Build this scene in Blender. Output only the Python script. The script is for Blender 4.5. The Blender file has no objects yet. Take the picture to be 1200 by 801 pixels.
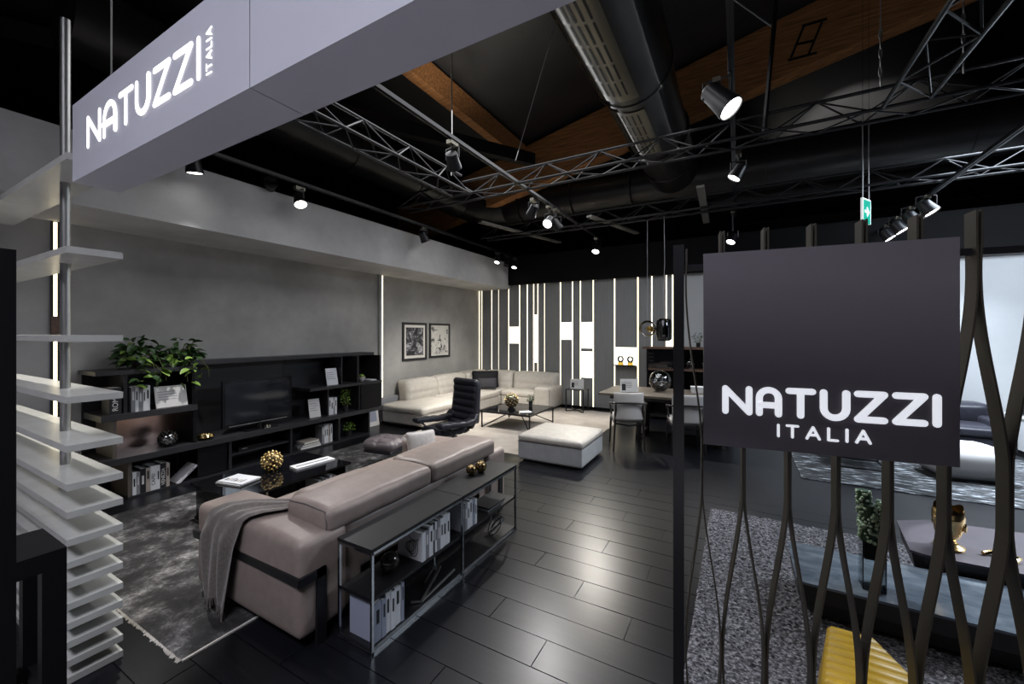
import bpy, bmesh, math, random
from mathutils import Vector, Matrix
R = math.radians
rnd = random.Random(7)
scene = bpy.context.scene
C = scene.collection

# ------------------------------------------------------------------ camera, world, exposure, large lights
cam_data = bpy.data.cameras.new('camera')
cam = bpy.data.objects.new('camera', cam_data)
C.objects.link(cam)
cam.location = (0, 0, 1.65)
cam.rotation_euler = (R(90), 0, R(29.2))
cam_data.sensor_width = 36
cam_data.lens = 475 / 1200 * 36
cam_data.shift_y = -9.5 / 1200
cam_data.clip_start = 0.02
cam_data.clip_end = 100
scene.camera = cam
w = bpy.data.worlds.new('world')
scene.world = w
w.use_nodes = True
w.node_tree.nodes['Background'].inputs[0].default_value = (0.55, 0.62, 0.8, 1)
w.node_tree.nodes['Background'].inputs[1].default_value = 0.02
scene.view_settings.view_transform = 'Standard'
scene.view_settings.look = 'None'
scene.view_settings.exposure = 0.0
scene.view_settings.gamma = 1.0
scene.view_settings.use_curve_mapping = False

def area(name, loc, rot, size, energy, col, sy=None):
    d = bpy.data.lights.new(name, 'AREA')
    d.energy = energy; d.color = col; d.size = size
    if sy:
        d.shape = 'RECTANGLE'; d.size_y = sy
    o = bpy.data.objects.new(name, d); C.objects.link(o)
    o.location = loc; o.rotation_euler = rot
    return o
def spot(name, loc, target, energy, angle, col=(1, .96, .9), blend=.5, radius=.04):
    d = bpy.data.lights.new(name, 'SPOT')
    d.energy = energy; d.color = col; d.spot_size = R(angle); d.spot_blend = blend; d.shadow_soft_size = radius
    o = bpy.data.objects.new(name, d); C.objects.link(o)
    o.location = loc
    o.rotation_euler = (Vector(target) - Vector(loc)).to_track_quat('-Z', 'Y').to_euler()
    return o
# hall lighting over the aisle behind the visitor (ceiling fixtures of the exhibition hall), then added fills
area('hall_light_aisle', (-0.6, -2.0, 5.2), (0, 0, 0), 3.0, 215, (.88, .89, 1.0), 1.2).data.spread = R(125)
area('room_fill', (-2.0, 4.2, 4.08), (0, R(-8), 0), 3.0, 140, (.96, .97, 1.0), 4.5)  # added fill that lifts the room's ambient light, no fixture
area('right_fill', (3.4, 6.2, 3.98), (0, 0, 0), 2.2, 330, (.78, .88, 1.0), 2.0)  # added cool fill in place of daylight on the right

# spots without fixtures: added sun patches, shelf spot, added roof glows
spot('sun_patch_table', (6.6, 6.6, 4.6), (1.47, 3.70, .3), 5000, 5.5, (.86, .93, 1.0), .15, .02)  # added spot standing in for sun on the plum table
spot('sun_patch_floor', (5.8, 8.2, 4.4), (1.15, 4.85, 0), 7000, 8, (.84, .92, 1.0), .2, .02)  # added spot for the bright patch on the right floor
spot('shelf_light', (-4.5, 1.5, 3.3), (-3.75, .7, .5), 330, 42, (1, .97, .9), .4, .03)
spot('roof_glow', (-3.0, 3.3, 3.9), (-3.2, 4.6, 5.8), 220, 60, (1, .93, .8), 1., .05)  # added upward spot, no lamp body, brightens the roof
spot('roof_glow_far', (1.6, 9.4, 5.4), (2.6, 13.9, 7.0), 2600, 50, (1, .96, .88), 1., .05)  # added spot, no lamp body, brightens the far hall wall
# ------------------------------------------------------------------ materials
MATS = {}
def pm(name, col, rough=.5, metal=0., noise=None, bump=None, spec=.5, emis=None, coat=0., trans=0., ior=1.45, sheen=0., alpha=1.):
    m = bpy.data.materials.new(name); m.use_nodes = True
    nt = m.node_tree; b = nt.nodes['Principled BSDF']
    c4 = (*col, 1)
    b.inputs['Base Color'].default_value = c4
    b.inputs['Roughness'].default_value = rough
    b.inputs['Metallic'].default_value = metal
    b.inputs['Specular IOR Level'].default_value = spec
    b.inputs['Coat Weight'].default_value = coat
    b.inputs['Transmission Weight'].default_value = trans
    b.inputs['IOR'].default_value = ior
    b.inputs['Sheen Weight'].default_value = sheen
    b.inputs['Alpha'].default_value = alpha
    tc = None
    if noise or bump:
        tc = nt.nodes.new('ShaderNodeTexCoord')
    if noise:
        sc, amt = noise[0], noise[1]
        n = nt.nodes.new('ShaderNodeTexNoise'); n.inputs['Scale'].default_value = sc; n.inputs['Detail'].default_value = 6
        n.inputs['Roughness'].default_value = .62
        mp = nt.nodes.new('ShaderNodeMapping')
        if len(noise) > 2: mp.inputs['Scale'].default_value = noise[2]
        nt.links.new(tc.outputs['Object'], mp.inputs[0]); nt.links.new(mp.outputs[0], n.inputs['Vector'])
        r = nt.nodes.new('ShaderNodeValToRGB')
        r.color_ramp.elements[0].position = .3; r.color_ramp.elements[1].position = .7
        r.color_ramp.elements[0].color = tuple(max(0, x * (1 - amt)) for x in col) + (1,)
        r.color_ramp.elements[1].color = tuple(min(1, x * (1 + amt)) for x in col) + (1,)
        nt.links.new(n.outputs['Fac'], r.inputs[0]); nt.links.new(r.outputs[0], b.inputs['Base Color'])
    if bump:
        n2 = nt.nodes.new('ShaderNodeTexNoise'); n2.inputs['Scale'].default_value = bump[0]; n2.inputs['Detail'].default_value = 4
        nt.links.new(tc.outputs['Object'], n2.inputs['Vector'])
        bp = nt.nodes.new('ShaderNodeBump'); bp.inputs['Strength'].default_value = bump[1]; bp.inputs['Distance'].default_value = bump[2] if len(bump) > 2 else .004
        nt.links.new(n2.outputs['Fac'], bp.inputs['Height']); nt.links.new(bp.outputs[0], b.inputs['Normal'])
    if emis:
        b.inputs['Emission Color'].default_value = (*emis[0], 1); b.inputs['Emission Strength'].default_value = emis[1]
    MATS[name] = m
    return m
def ramp_mat(name, stops, scale, rough, detail=8, stretch=(1, 1, 1), bump=None, distort=0., spec=.5, metal=0., seed=0.):
    """noise driven colour ramp"""
    m = pm(name, (0.5, .5, .5), rough, metal, spec=spec, bump=bump)
    nt = m.node_tree; b = nt.nodes['Principled BSDF']
    tc = nt.nodes.new('ShaderNodeTexCoord'); mp = nt.nodes.new('ShaderNodeMapping'); mp.inputs['Scale'].default_value = stretch
    mp.inputs['Location'].default_value = (seed, seed * .7, 0)
    n = nt.nodes.new('ShaderNodeTexNoise'); n.inputs['Scale'].default_value = scale; n.inputs['Detail'].default_value = detail
    n.inputs['Roughness'].default_value = .65; n.inputs['Distortion'].default_value = distort
    r = nt.nodes.new('ShaderNodeValToRGB')
    els = r.color_ramp.elements
    els[0].position, els[0].color = stops[0][0], (*stops[0][1], 1)
    els[1].position, els[1].color = stops[-1][0], (*stops[-1][1], 1)
    for p, c in stops[1:-1]:
        e = els.new(p); e.color = (*c, 1)
    nt.links.new(tc.outputs['Object'], mp.inputs[0]); nt.links.new(mp.outputs[0], n.inputs['Vector'])
    nt.links.new(n.outputs['Fac'], r.inputs[0]); nt.links.new(r.outputs[0], b.inputs['Base Color'])
    return m
def emit(name, col, strength):
    m = bpy.data.materials.new(name); m.use_nodes = True
    nt = m.node_tree; nt.nodes.remove(nt.nodes['Principled BSDF'])
    e = nt.nodes.new('ShaderNodeEmission'); e.inputs[0].default_value = (*col, 1); e.inputs[1].default_value = strength
    nt.links.new(e.outputs[0], nt.nodes['Material Output'].inputs[0])
    MATS[name] = m
    return m
pm('floor_plank', (.0055, .006, .0078), .30, noise=(3, .35, (.4, 3, 1)), bump=(40, .05), spec=.38)
pm('bounce_carpet', (.68, .65, .66), .95, noise=(40, .1))
pm('concrete', (.34, .335, .325), .75, noise=(1.3, .2), bump=(9, .05))
pm('soffit', (.43, .43, .435), .8, noise=(1.6, .16))
pm('panel_grey', (.23, .235, .24), .6, noise=(30, .1, (1, 1, .05)))
pm('wall_light', (.42, .43, .44), .8, noise=(1., .06))
pm('hall_black', (.003, .003, .0035), .8, spec=.2)
ramp_mat('roof_metal', [(.35, (.016, .016, .017)), (.7, (.035, .035, .037))], .6, .38, spec=.5)
pm('black_metal', (.012, .012, .014), .35, .2)
pm('black_satin', (.004, .004, .005), .5, spec=.25)
pm('truss_metal', (.012, .012, .013), .36, .4)
pm('duct_black', (.045, .044, .043), .34, .7, noise=(2, .2))
pm('duct_slot', (.004, .004, .004), .6)
pm('grille_silver', (.13, .12, .095), .3, .6)
pm('cable_tray', (.10, .095, .085), .5)
pm('steel', (.40, .40, .39), .42, 1.0)
pm('chrome_dark', (.45, .46, .48), .18, 1.0)
pm('glulam', (.42, .19, .07), .6, noise=(5, .55, (.35, 6, 6)))
pm('sign_white', (.42, .42, .475), .5, noise=(2, .04))
pm('sign_dark', (.115, .103, .118), .5, bump=(700, .25, .001))
emit('letter_glow', (1, .98, 1.0), 2.2)
pm('letter_white', (.85, .87, .92), .5, emis=((.9, .93, 1), .7))
emit('led_warm', (1, .86, .58), 5.0)
emit('led_soft', (1, .90, .68), 3.0)
emit('niche_glow', (1, .95, .82), 3.2)
emit('lamp_glow', (1, .97, .92), 14)
pm('shelf_white', (.42, .42, .40), .26, noise=(6, .08))
pm('taupe_leather', (.24, .193, .172), .45, noise=(14, .12), bump=(160, .12, .002))
pm('cream_leather', (.47, .44, .40), .5, noise=(12, .1), bump=(160, .1, .002))
pm('grey_leather', (.40, .41, .42), .5, noise=(12, .1), bump=(160, .1, .002))
pm('seam_dark', (.12, .10, .10), .6)
pm('black_leather', (.022, .022, .030), .33, noise=(20, .2), bump=(120, .15, .002), spec=.6)
pm('stool_leather', (.13, .11, .115), .38, noise=(14, .2), bump=(120, .15, .002))
pm('yellow_leather', (.52, .32, .02), .38, noise=(10, .1), bump=(120, .1, .002))
pm('pillow_black', (.006, .006, .008), .6, spec=.2, bump=(90, .2, .002))
pm('pillow_grey', (.032, .032, .038), .6, spec=.3, bump=(90, .2, .002))
pm('pillow_white', (.52, .49, .47), .7, noise=(30, .15), bump=(60, .2, .003))
pm('throw_cloth', (.115, .098, .088), .9, noise=(60, .25), bump=(250, .5, .003), sheen=.3)
pm('unit_dark', (.017, .017, .020), .42, noise=(4, .15))
pm('console_black', (.008, .008, .009), .4)
pm('unit_edge', (.026, .026, .029), .42)
pm('unit_side', (.10, .085, .075), .45)
pm('bronze_mirror', (.75, .55, .50), .22, 1.0)
pm('tv_frame', (.006, .006, .007), .15)
pm('tv_screen', (.012, .014, .018), .08, spec=.6)
pm('black_glass', (.004, .004, .005), .04, spec=.7)
pm('wood_table', (.085, .07, .055), .45, noise=(5, .35, (1, 8, 8)))
pm('wood_dark', (.012, .010, .010), .45)
pm('wood_brown', (.12, .07, .05), .5, noise=(8, .3, (1, 6, 6)))
pm('chair_fabric', (.34, .33, .325), .8, bump=(200, .3, .002))
pm('paper', (.62, .61, .60), .8)
pm('pages', (.70, .68, .63), .9)
pm('book_white', (.62, .63, .66), .5)
pm('book_grey', (.22, .22, .24), .5)
pm('book_blue', (.28, .30, .38), .5)
pm('book_black', (.015, .015, .017), .4)
pm('book_tan', (.36, .31, .28), .5)
pm('ink', (.02, .02, .02), .6)
pm('gold', (.75, .55, .25), .18, 1.0)
pm('gold_dark', (.30, .22, .11), .25, 1.0)
pm('smoked', (.05, .045, .04), .06, .6, spec=.8)
pm('mirror_chrome', (.55, .56, .58), .05, 1.0)
pm('amber', (.75, .50, .08), .1, trans=.6)
def glass_mat(name, col, rough=0., ior=1.5):
    m = bpy.data.materials.new(name); m.use_nodes = True
    nt = m.node_tree; nt.nodes.remove(nt.nodes['Principled BSDF'])
    t = nt.nodes.new('ShaderNodeBsdfTransparent'); t.inputs[0].default_value = (*col, 1)
    g = nt.nodes.new('ShaderNodeBsdfGlossy'); g.inputs['Roughness'].default_value = max(rough, .02)
    f = nt.nodes.new('ShaderNodeFresnel'); f.inputs[0].default_value = ior
    mx = nt.nodes.new('ShaderNodeMixShader')
    nt.links.new(f.outputs[0], mx.inputs[0]); nt.links.new(t.outputs[0], mx.inputs[1]); nt.links.new(g.outputs[0], mx.inputs[2])
    nt.links.new(mx.outputs[0], nt.nodes['Material Output'].inputs[0])
    MATS[name] = m
glass_mat('clear_glass', (.93, .95, .95))
glass_mat('smoke_glass', (.35, .35, .36))
glass_mat('globe_glass', (.9, .91, .92), ior=2.1)
pm('leaf', (.03, .075, .018), .4, noise=(3, .5))
pm('leaf_bright', (.20, .33, .06), .45, noise=(4, .3))
pm('leaf_pale', (.33, .42, .28), .6, noise=(40, .4))
pm('leaf_dark', (.02, .05, .02), .5)
pm('pot_dark', (.015, .014, .014), .4)
pm('soil', (.02, .016, .012), .9)
pm('stem', (.08, .10, .03), .6)
pm('green_sign', (.0, .23, .15), .4, emis=((0, .3, .19), .35))
pm('white_sign', (.8, .82, .82), .4, emis=((.8, .85, .85), .4))
pm('cable', (.35, .35, .36), .5)
pm('picture_black', (.012, .012, .016), .4)
pm('mat_board', (.66, .64, .60), .8)
ramp_mat('rug_dark', [(.37, (.010, .010, .011)), (.48, (.026, .025, .026)), (.55, (.09, .088, .09)), (.64, (.32, .31, .31))], 3.2, .95, detail=15, bump=(300, .5, .004), distort=.15)
MATS['rug_dark'].node_tree.nodes['Noise Texture.001'].inputs['Roughness'].default_value = .78
pm('rug_edge', (.55, .52, .48), .95)
ramp_mat('rug_light', [(.3, (.30, .265, .235)), (.7, (.42, .385, .345))], 3, .95, bump=(260, .6, .005))
ramp_mat('rug_shag', [(.38, (.025, .025, .028)), (.5, (.12, .118, .128)), (.64, (.42, .41, .44))], 48, .95, detail=5, stretch=(1, 1.7, 1), bump=(180, .8, .01))
ramp_mat('rug_far', [(.44, (.012, .013, .015)), (.55, (.06, .065, .07)), (.66, (.5, .53, .57))], 9, .95, detail=8, stretch=(.6, 2.2, 1), bump=(220, .6, .006), seed=3)
ramp_mat('marble_dark', [(.3, (.05, .065, .085)), (.5, (.11, .135, .165)), (.72, (.22, .25, .28))], 5, .12, detail=9, stretch=(.7, 1.6, 1), distort=.6)
pm('plum_top', (.05, .04, .052), .55, noise=(8, .15))

# ------------------------------------------------------------------ mesh builder
class MB:
    def __init__(s): s.v = []; s.f = []
    def add(s, vs, fs):
        k = len(s.v); s.v += [tuple(p) for p in vs]; s.f += [tuple(i + k for i in f) for f in fs]; return s
    def box(s, x0, x1, y0, y1, z0, z1):
        if x0 > x1: x0, x1 = x1, x0
        if y0 > y1: y0, y1 = y1, y0
        if z0 > z1: z0, z1 = z1, z0
        return s.add([(x0, y0, z0), (x1, y0, z0), (x1, y1, z0), (x0, y1, z0), (x0, y0, z1), (x1, y0, z1), (x1, y1, z1), (x0, y1, z1)],
                     [(0, 3, 2, 1), (4, 5, 6, 7), (0, 1, 5, 4), (1, 2, 6, 5), (2, 3, 7, 6), (3, 0, 4, 7)])
    def prism(s, poly, z0, z1):
        n = len(poly)
        vs = [(x, y, z0) for x, y in poly] + [(x, y, z1) for x, y in poly]
        fs = [tuple(range(n))[::-1], tuple(range(n, 2 * n))] + [(i, (i + 1) % n, n + (i + 1) % n, n + i) for i in range(n)]
        return s.add(vs, fs)
    def ring(s, rings, closed=False, cap=True):
        """rings: list of equal length point lists"""
        n = len(rings[0]); vs = [p for r in rings for p in r]; fs = []
        m = len(rings)
        for i in range(m if closed else m - 1):
            a = i * n; b = ((i + 1) % m) * n
            for j in range(n):
                fs.append((a + j, a + (j + 1) % n, b + (j + 1) % n, b + j))
        if cap and not closed:
            fs.append(tuple(range(n))[::-1]); fs.append(tuple(range((m - 1) * n, m * n)))
        return s.add(vs, fs)
    def tube(s, pts, r, n=8, closed=False):
        pts = [Vector(p) for p in pts]; rings = []
        rr = r if isinstance(r, (list, tuple)) else [r] * len(pts)
        m = len(pts); up = None
        for i, p in enumerate(pts):
            if closed: t = pts[(i + 1) % m] - pts[i - 1]
            else: t = pts[min(i + 1, m - 1)] - pts[max(i - 1, 0)]
            t.normalize()
            if up is None: up = Vector((0, 0, 1)) if abs(t.z) < .9 else Vector((1, 0, 0))
            a = t.cross(up)
            if a.length < 1e-4: a = t.cross(Vector((0, 1, 0)))
            a.normalize(); b = a.cross(t).normalized(); up = b
            rings.append([p + a * math.cos(2 * math.pi * k / n) * rr[i] + b * math.sin(2 * math.pi * k / n) * rr[i] for k in range(n)])
        return s.ring(rings, closed)
    def bar(s, p0, p1, wd, ht, up=(0, 0, 1)):
        p0 = Vector(p0); p1 = Vector(p1); t = (p1 - p0).normalized(); u = Vector(up)
        a = t.cross(u)
        if a.length < 1e-4: a = t.cross(Vector((0, 1, 0)))
        a.normalize(); b = a.cross(t).normalized()
        q = [(-1, -1), (1, -1), (1, 1), (-1, 1)]
        return s.ring([[p + a * (x * wd / 2) + b * (y * ht / 2) for x, y in q] for p in (p0, p1)])
    def lathe(s, prof, n=24, c=(0, 0, 0), axis='z'):
        rings = []
        for r, z in prof:
            r = max(r, 1e-4); ring = []
            for k in range(n):
                a = 2 * math.pi * k / n; x, y = r * math.cos(a), r * math.sin(a)
                p = (x, y, z) if axis == 'z' else ((x, z, y) if axis == 'y' else (z, x, y))
                ring.append((p[0] + c[0], p[1] + c[1], p[2] + c[2]))
            rings.append(ring)
        return s.ring(rings)
    def ball(s, c, r, nu=20, nv=12, sc=(1, 1, 1)):
        return s.ring([[(c[0] + sc[0] * r * math.sin(math.pi * j / nv) * math.cos(2 * math.pi * k / nu) if 0 < j < nv else c[0] + 1e-4 * math.cos(2 * math.pi * k / nu),
                         c[1] + sc[1] * r * math.sin(math.pi * j / nv) * math.sin(2 * math.pi * k / nu) if 0 < j < nv else c[1] + 1e-4 * math.sin(2 * math.pi * k / nu),
                         c[2] - sc[2] * r * math.cos(math.pi * j / nv)) for k in range(nu)] for j in range(nv + 1)])
    def cushion(s, x0, x1, y0, y1, z0, z1, r=.04, puff=(0, 0, 0), n=14, fn=None):
        """rounded, slightly inflated block; fn(u,v,w,p)->p for extra shaping"""
        h = ((x1 - x0) / 2, (y1 - y0) / 2, (z1 - z0) / 2); c = ((x0 + x1) / 2, (y0 + y1) / 2, (z0 + z1) / 2)
        r = min(r, h[0] * .98, h[1] * .98, h[2] * .98)
        par = [-math.cos(math.pi * i / n) for i in range(n + 1)]
        par = [.55 * p + .45 * (-1 + 2 * i / n) for i, p in enumerate(par)]
        idx = {}
        def vert(i, j, k):
            key = (i, j, k)
            if key in idx: return idx[key]
            u = (par[i], par[j], par[k])
            p = [h[a] * u[a] for a in range(3)]
            q = [max(-(h[a] - r), min(h[a] - r, p[a])) for a in range(3)]
            d = [p[a] - q[a] for a in range(3)]; l = math.sqrt(sum(x * x for x in d))
            if l > 1e-9: p = [q[a] + d[a] / l * r for a in range(3)]
            b = [1 - x * x for x in u]
            p[2] += puff[2] * b[0] * b[1] * (u[2]); p[0] += puff[0] * b[1] * b[2] * u[0]; p[1] += puff[1] * b[0] * b[2] * u[1]
            p = [p[a] + c[a] for a in range(3)]
            if fn: p = fn(u[0], u[1], u[2], p)
            idx[key] = len(s.v); s.v.append(tuple(p)); return idx[key]
        N = n
        for a in range(N):
            for b in range(N):
                s.f.append((vert(a, b, 0), vert(a, b + 1, 0), vert(a + 1, b + 1, 0), vert(a + 1, b, 0)))
                s.f.append((vert(a, b, N), vert(a + 1, b, N), vert(a + 1, b + 1, N), vert(a, b + 1, N)))
                s.f.append((vert(a, 0, b), vert(a + 1, 0, b), vert(a + 1, 0, b + 1), vert(a, 0, b + 1)))
                s.f.append((vert(a, N, b), vert(a, N, b + 1), vert(a + 1, N, b + 1), vert(a + 1, N, b)))
                s.f.append((vert(0, a, b), vert(0, a, b + 1), vert(0, a + 1, b + 1), vert(0, a + 1, b)))
                s.f.append((vert(N, a, b), vert(N, a + 1, b), vert(N, a + 1, b + 1), vert(N, a, b + 1)))
        return s
    def grid(s, fn, nu, nv):
        k = len(s.v)
        for i in range(nu + 1):
            for j in range(nv + 1):
                s.v.append(tuple(fn(i / nu, j / nv)))
        for i in range(nu):
            for j in range(nv):
                a = k + i * (nv + 1) + j
                s.f.append((a, a + 1, a + nv + 2, a + nv + 1))
        return s
    def xf(s, M):
        s.v = [tuple(M @ Vector(p)) for p in s.v]; return s
    def mesh(s, name, smooth=False, angle=40):
        me = bpy.data.meshes.new(name); me.from_pydata(s.v, [], s.f); me.update()
        bm = bmesh.new(); bm.from_mesh(me); bmesh.ops.recalc_face_normals(bm, faces=bm.faces); bm.to_mesh(me); bm.free()
        if smooth:
            for p in me.polygons: p.use_smooth = True
            me.set_sharp_from_angle(angle=R(angle))
        return me
    def build(s, name, mat, parent=None, smooth=False, angle=40):
        me = s.mesh(name, smooth, angle)
        me.materials.append(MATS[mat])
        o = bpy.data.objects.new(name, me); C.objects.link(o)
        if parent: o.parent = parent
        return o

def tag(o, label, cat, group=None):
    o['label'] = label; o['category'] = cat
    if group: o['group'] = group
    return o
def struct(o): o['kind'] = 'structure'; return o
def thing(name, label, cat, loc=(0, 0, 0), rotz=0, group=None):
    o = bpy.data.objects.new(name, None); C.objects.link(o)
    o.location = loc; o.rotation_euler = (0, 0, rotz); o.empty_display_size = .05
    return tag(o, label, cat, group)
def inst(src, parent, loc=None, rot=None, scale=None):
    o = src.copy(); C.objects.link(o); o.parent = parent
    if loc is not None: o.location = loc
    if rot is not None: o.rotation_euler = rot
    if scale is not None: o.scale = scale
    return o
B = lambda *a: MB().box(*a)
def text_obj(body, size, mat, parent, M, name='title', ext=.0006):
    cu = bpy.data.curves.new(name, 'FONT'); cu.body = body; cu.size = size; cu.extrude = ext; cu.align_x = 'CENTER'; cu.align_y = 'CENTER'
    t = bpy.data.objects.new('tmp_text', cu); C.objects.link(t)
    dg = bpy.context.evaluated_depsgraph_get(); me = bpy.data.meshes.new_from_object(t.evaluated_get(dg))
    bpy.data.objects.remove(t); bpy.data.curves.remove(cu)
    me.transform(M); me.materials.clear(); me.materials.append(MATS[mat])
    o = bpy.data.objects.new(name, me); C.objects.link(o); o.parent = parent
    return o

# ------------------------------------------------------------------ the room shell
PX0, PX1, PY0, PY1, PW, PL = -4.2, 2.4, 0.0, 4.6, .2, 1.1
fb = MB().box(-9, 8, -6, 15, -.2, -.006)
fb.box(-9, 8, PY1, 15, -.006, 0).box(-9, PX0, -6, PY1, -.006, 0).box(PX1, 8, -6, PY1, -.006, 0).box(PX0, PX1, -6, PY0, -.006, 0)
floor = struct(fb.build('floor', 'floor_plank'))
pl_me = None
row = 0
y = PY0
while y < PY1 - 1e-6:
    x = PX0 - (row % 3) * .37
    while x < PX1 - .01:
        x0, x1 = max(x, PX0), min(x + PL, PX1)
        if x1 - x0 > .05:
            if pl_me is None:
                pl_me = MB().cushion(-.5, .5, -.5, .5, -.006, 0, r=.0, n=1).mesh('plank'); pl_me.materials.append(MATS['floor_plank'])
            o = bpy.data.objects.new('plank', pl_me); C.objects.link(o); o.parent = floor
            o.location = ((x0 + x1) / 2, y + PW / 2, rnd.uniform(-.0006, .0004)); o.scale = (x1 - x0 - .005, PW - .005, 1)
        x += PL
    y += PW; row += 1

c_ = B(-5.75, 6, -5.8, -.35, .0005, .008).build('bounce_carpet', 'bounce_carpet'); tag(c_, 'unseen light grey carpet added in the aisle to bounce light', 'carpet')  # out of view, added so light bounces onto the header sign underside
struct(B(-6.1, -5.8, -3, 8.9, 0, 3.3).build('wall_left', 'concrete'))
struct(B(-5.8, -4.87, -3, 8.6, 2.74, 3.36).build('trim_1', 'soffit'))
struct(B(-5.8, -5.77, -3, 8.6, 0, .05).build('baseboard_left', 'black_satin'))
# vertical light profiles in the left wall
for nm, yy in (('light_profile', 1.27), ('light_profile', 5.40)):
    t = thing(nm, 'warm vertical light line on the grey wall ' + ('behind the white shelf boards' if yy < 2 else 'between the television unit and the pictures'), 'light', (-5.8, yy, 0), 0)
    B(0, .018, -.03, .03, .06, 2.74).build('profile', 'black_metal', t)
    B(.018, .026, -.011, .011, .06, 2.73).build('diffuser', 'led_warm', t)
    if yy < 2: B(.0185, .03, -.03, .03, 1.64, 1.82).build('joint_cover', 'wood_brown', t)
    if yy > 2:
        B(0, .05, -.09, -.035, .0, 2.74).build('wall_return', 'concrete', t)

# LED wall
back = struct(B(-5.8, -.95, 8.68, 8.9, 0, 2.83).build('wall_back', 'panel_grey'))
LX = [-5.785, -5.71, -5.41, -5.21, -4.92, -4.62, -4.41, -4.24, -4.13, -3.96, -3.56, -3.27, -3.08, -2.785, -2.315, -1.83, -1.55, -1.27, -1.15, -.97]
NICHE = {4: [(1.42, 1.82)], 7: [(.97, 2.10)], 10: [(1.52, 1.91)], 12: [(.68, 1.26), (1.33, 1.91)], 14: [(.975, 1.365)], 17: [(1.40, 1.62)]}
for i, x in enumerate(LX):
    wd = .016 if i not in (3, 9, 11) else .010
    if i < len(LX) - 1:
        B(x - wd / 2, x + wd / 2, 8.652, 8.676, .03, 2.83).build('light_strip', 'led_warm' if i not in (3, 9) else 'led_soft', back)
        x1 = LX[i + 1]
        a, b = x + .014, x1 - .014
        zc = .0
        segs = []
        for (n0, n1) in NICHE.get(i, []):
            segs.append((zc, n0)); zc = n1
            B(a - .01, b + .01, 8.664, 8.676, n0, n1).build('lit_niche', 'niche_glow', back)
        segs.append((zc, 2.83))
        for z0, z1 in segs:
            B(a, b, 8.63, 8.68, z0, z1).build('wall_panel', 'panel_grey', back)
struct(B(-5.0, -.95, 8.61, 8.63, 0, .05).build('baseboard_back', 'black_satin'))
struct(B(-.95, 7.5, 8.63, 8.9, 0, 2.83).build('wall_rear', 'wall_light'))
struct(B(-4.87, 7.5, 8.52, 8.9, 2.83, 3.5).build('trim_2', 'hall_black'))
struct(B(7.5, 7.7, -6, 15, 0, 8.5).build('wall_right', 'hall_black'))
struct(B(-9, 8, 14, 14.2, 0, 8.5).build('wall_far', 'roof_metal'))
struct(B(-9.2, -9, -6, 15, 0, 8.5).build('wall_hall', 'hall_black'))
# pitched hall roof rising to the right
rz = lambda x: 5.62 + .215 * (x + 3.9)
struct(MB().add([(-9, -6, rz(-9)), (8, -6, rz(8)), (8, 15, rz(8)), (-9, 15, rz(-9)), (-9, -6, rz(-9) + .1), (8, -6, rz(8) + .1), (8, 15, rz(8) + .1), (-9, 15, rz(-9) + .1)],
       [(0, 3, 2, 1), (4, 5, 6, 7), (0, 1, 5, 4), (1, 2, 6, 5), (2, 3, 7, 6), (3, 0, 4, 7)]).build('ceiling', 'roof_metal'))
# glulam beams
def rafter(y0, y1, label):
    bb = lambda x: 5.10 + .22 * (x + 1.8)
    xs = (-7.5, 7.0)
    vs = [(x, yy, bb(x) + dz) for x in xs for yy in (y0, y1) for dz in (0, .9)]
    o = MB().add(vs, [(0, 1, 3, 2), (4, 6, 7, 5), (0, 4, 5, 1), (2, 3, 7, 6), (0, 2, 6, 4), (1, 5, 7, 3)]).build('glulam_beam', 'glulam')
    tag(o, label, 'beam')
rafter(7.5, 7.78, 'deep brown laminated wooden rafter sloping up behind the big duct')
tag(B(-4.02, -3.86, .8, 7.49, 5.2, 5.56).build('wooden_purlin', 'glulam'), 'slim brown wooden purlin running into the deep rafter', 'beam')

t = thing('steel_bracket', 'black ladder shaped steel bracket on the wooden rafter', 'bracket', (.72, 7.497, 5.87))
for p, q in (((-.02, 0, .0), (.14, 0, .42)), ((.20, 0, -.02), (.36, 0, .40)), ((-.06, 0, -.03), (.30, 0, -.03)), ((.12, 0, .43), (.42, 0, .43)), ((.05, 0, .18), (.27, 0, .16))):
    MB().bar(p, q, .03, .025, (0, 1, 0)).build('bar', 'black_metal', t)
# ------------------------------------------------------------------ ceiling services
def truss(label, p0, p1, side=.3, n=10, group=None):
    """triangular lattice truss, apex up; p0,p1 are the ends of the base centre line"""
    p0 = Vector(p0); p1 = Vector(p1); d = p1 - p0; L = d.length; d.normalize()
    t = thing('lattice_truss', label, 'truss', p0, 0, group)
    s = Vector((-d.y, d.x, 0)); h = side * .9
    ch = [s * (-side / 2), s * (side / 2), Vector((0, 0, h))]
    for c in ch:
        MB().tube([c, c + d * L], .017, 8).build('chord', 'truss_metal', t)
    st = L / n
    me = None
    for k in range(n):
        a, b = d * (st * k), d * (st * (k + .5)); e = d * (st * (k + 1))
        for q, w_ in ((0, 1), (0, 2), (1, 2)):
            MB().tube([ch[q] + a, ch[w_] + b], .008, 6).build('brace', 'truss_metal', t)
            MB().tube([ch[w_] + b, ch[q] + e], .008, 6).build('brace', 'truss_metal', t)
    return t
truss('black lattice truss running above the television side of the room', (-3.40, 1.9, 3.6), (-3.40, 4.62, 3.6), n=4)
truss('long black lattice truss crossing the room in front of the wooden rafter', (-4.6, 4.75, 3.6), (5.2, 4.75, 3.6), n=14, side=.26)
truss('black lattice truss crossing the room under the round cross duct', (-4.6, 7.05, 3.6), (6.2, 7.05, 3.6), n=15, side=.26)
truss('black lattice truss above the ribbon screen running into the cross truss', (1.235, 1.4, 3.6), (1.235, 4.6, 3.6), n=4)

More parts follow.
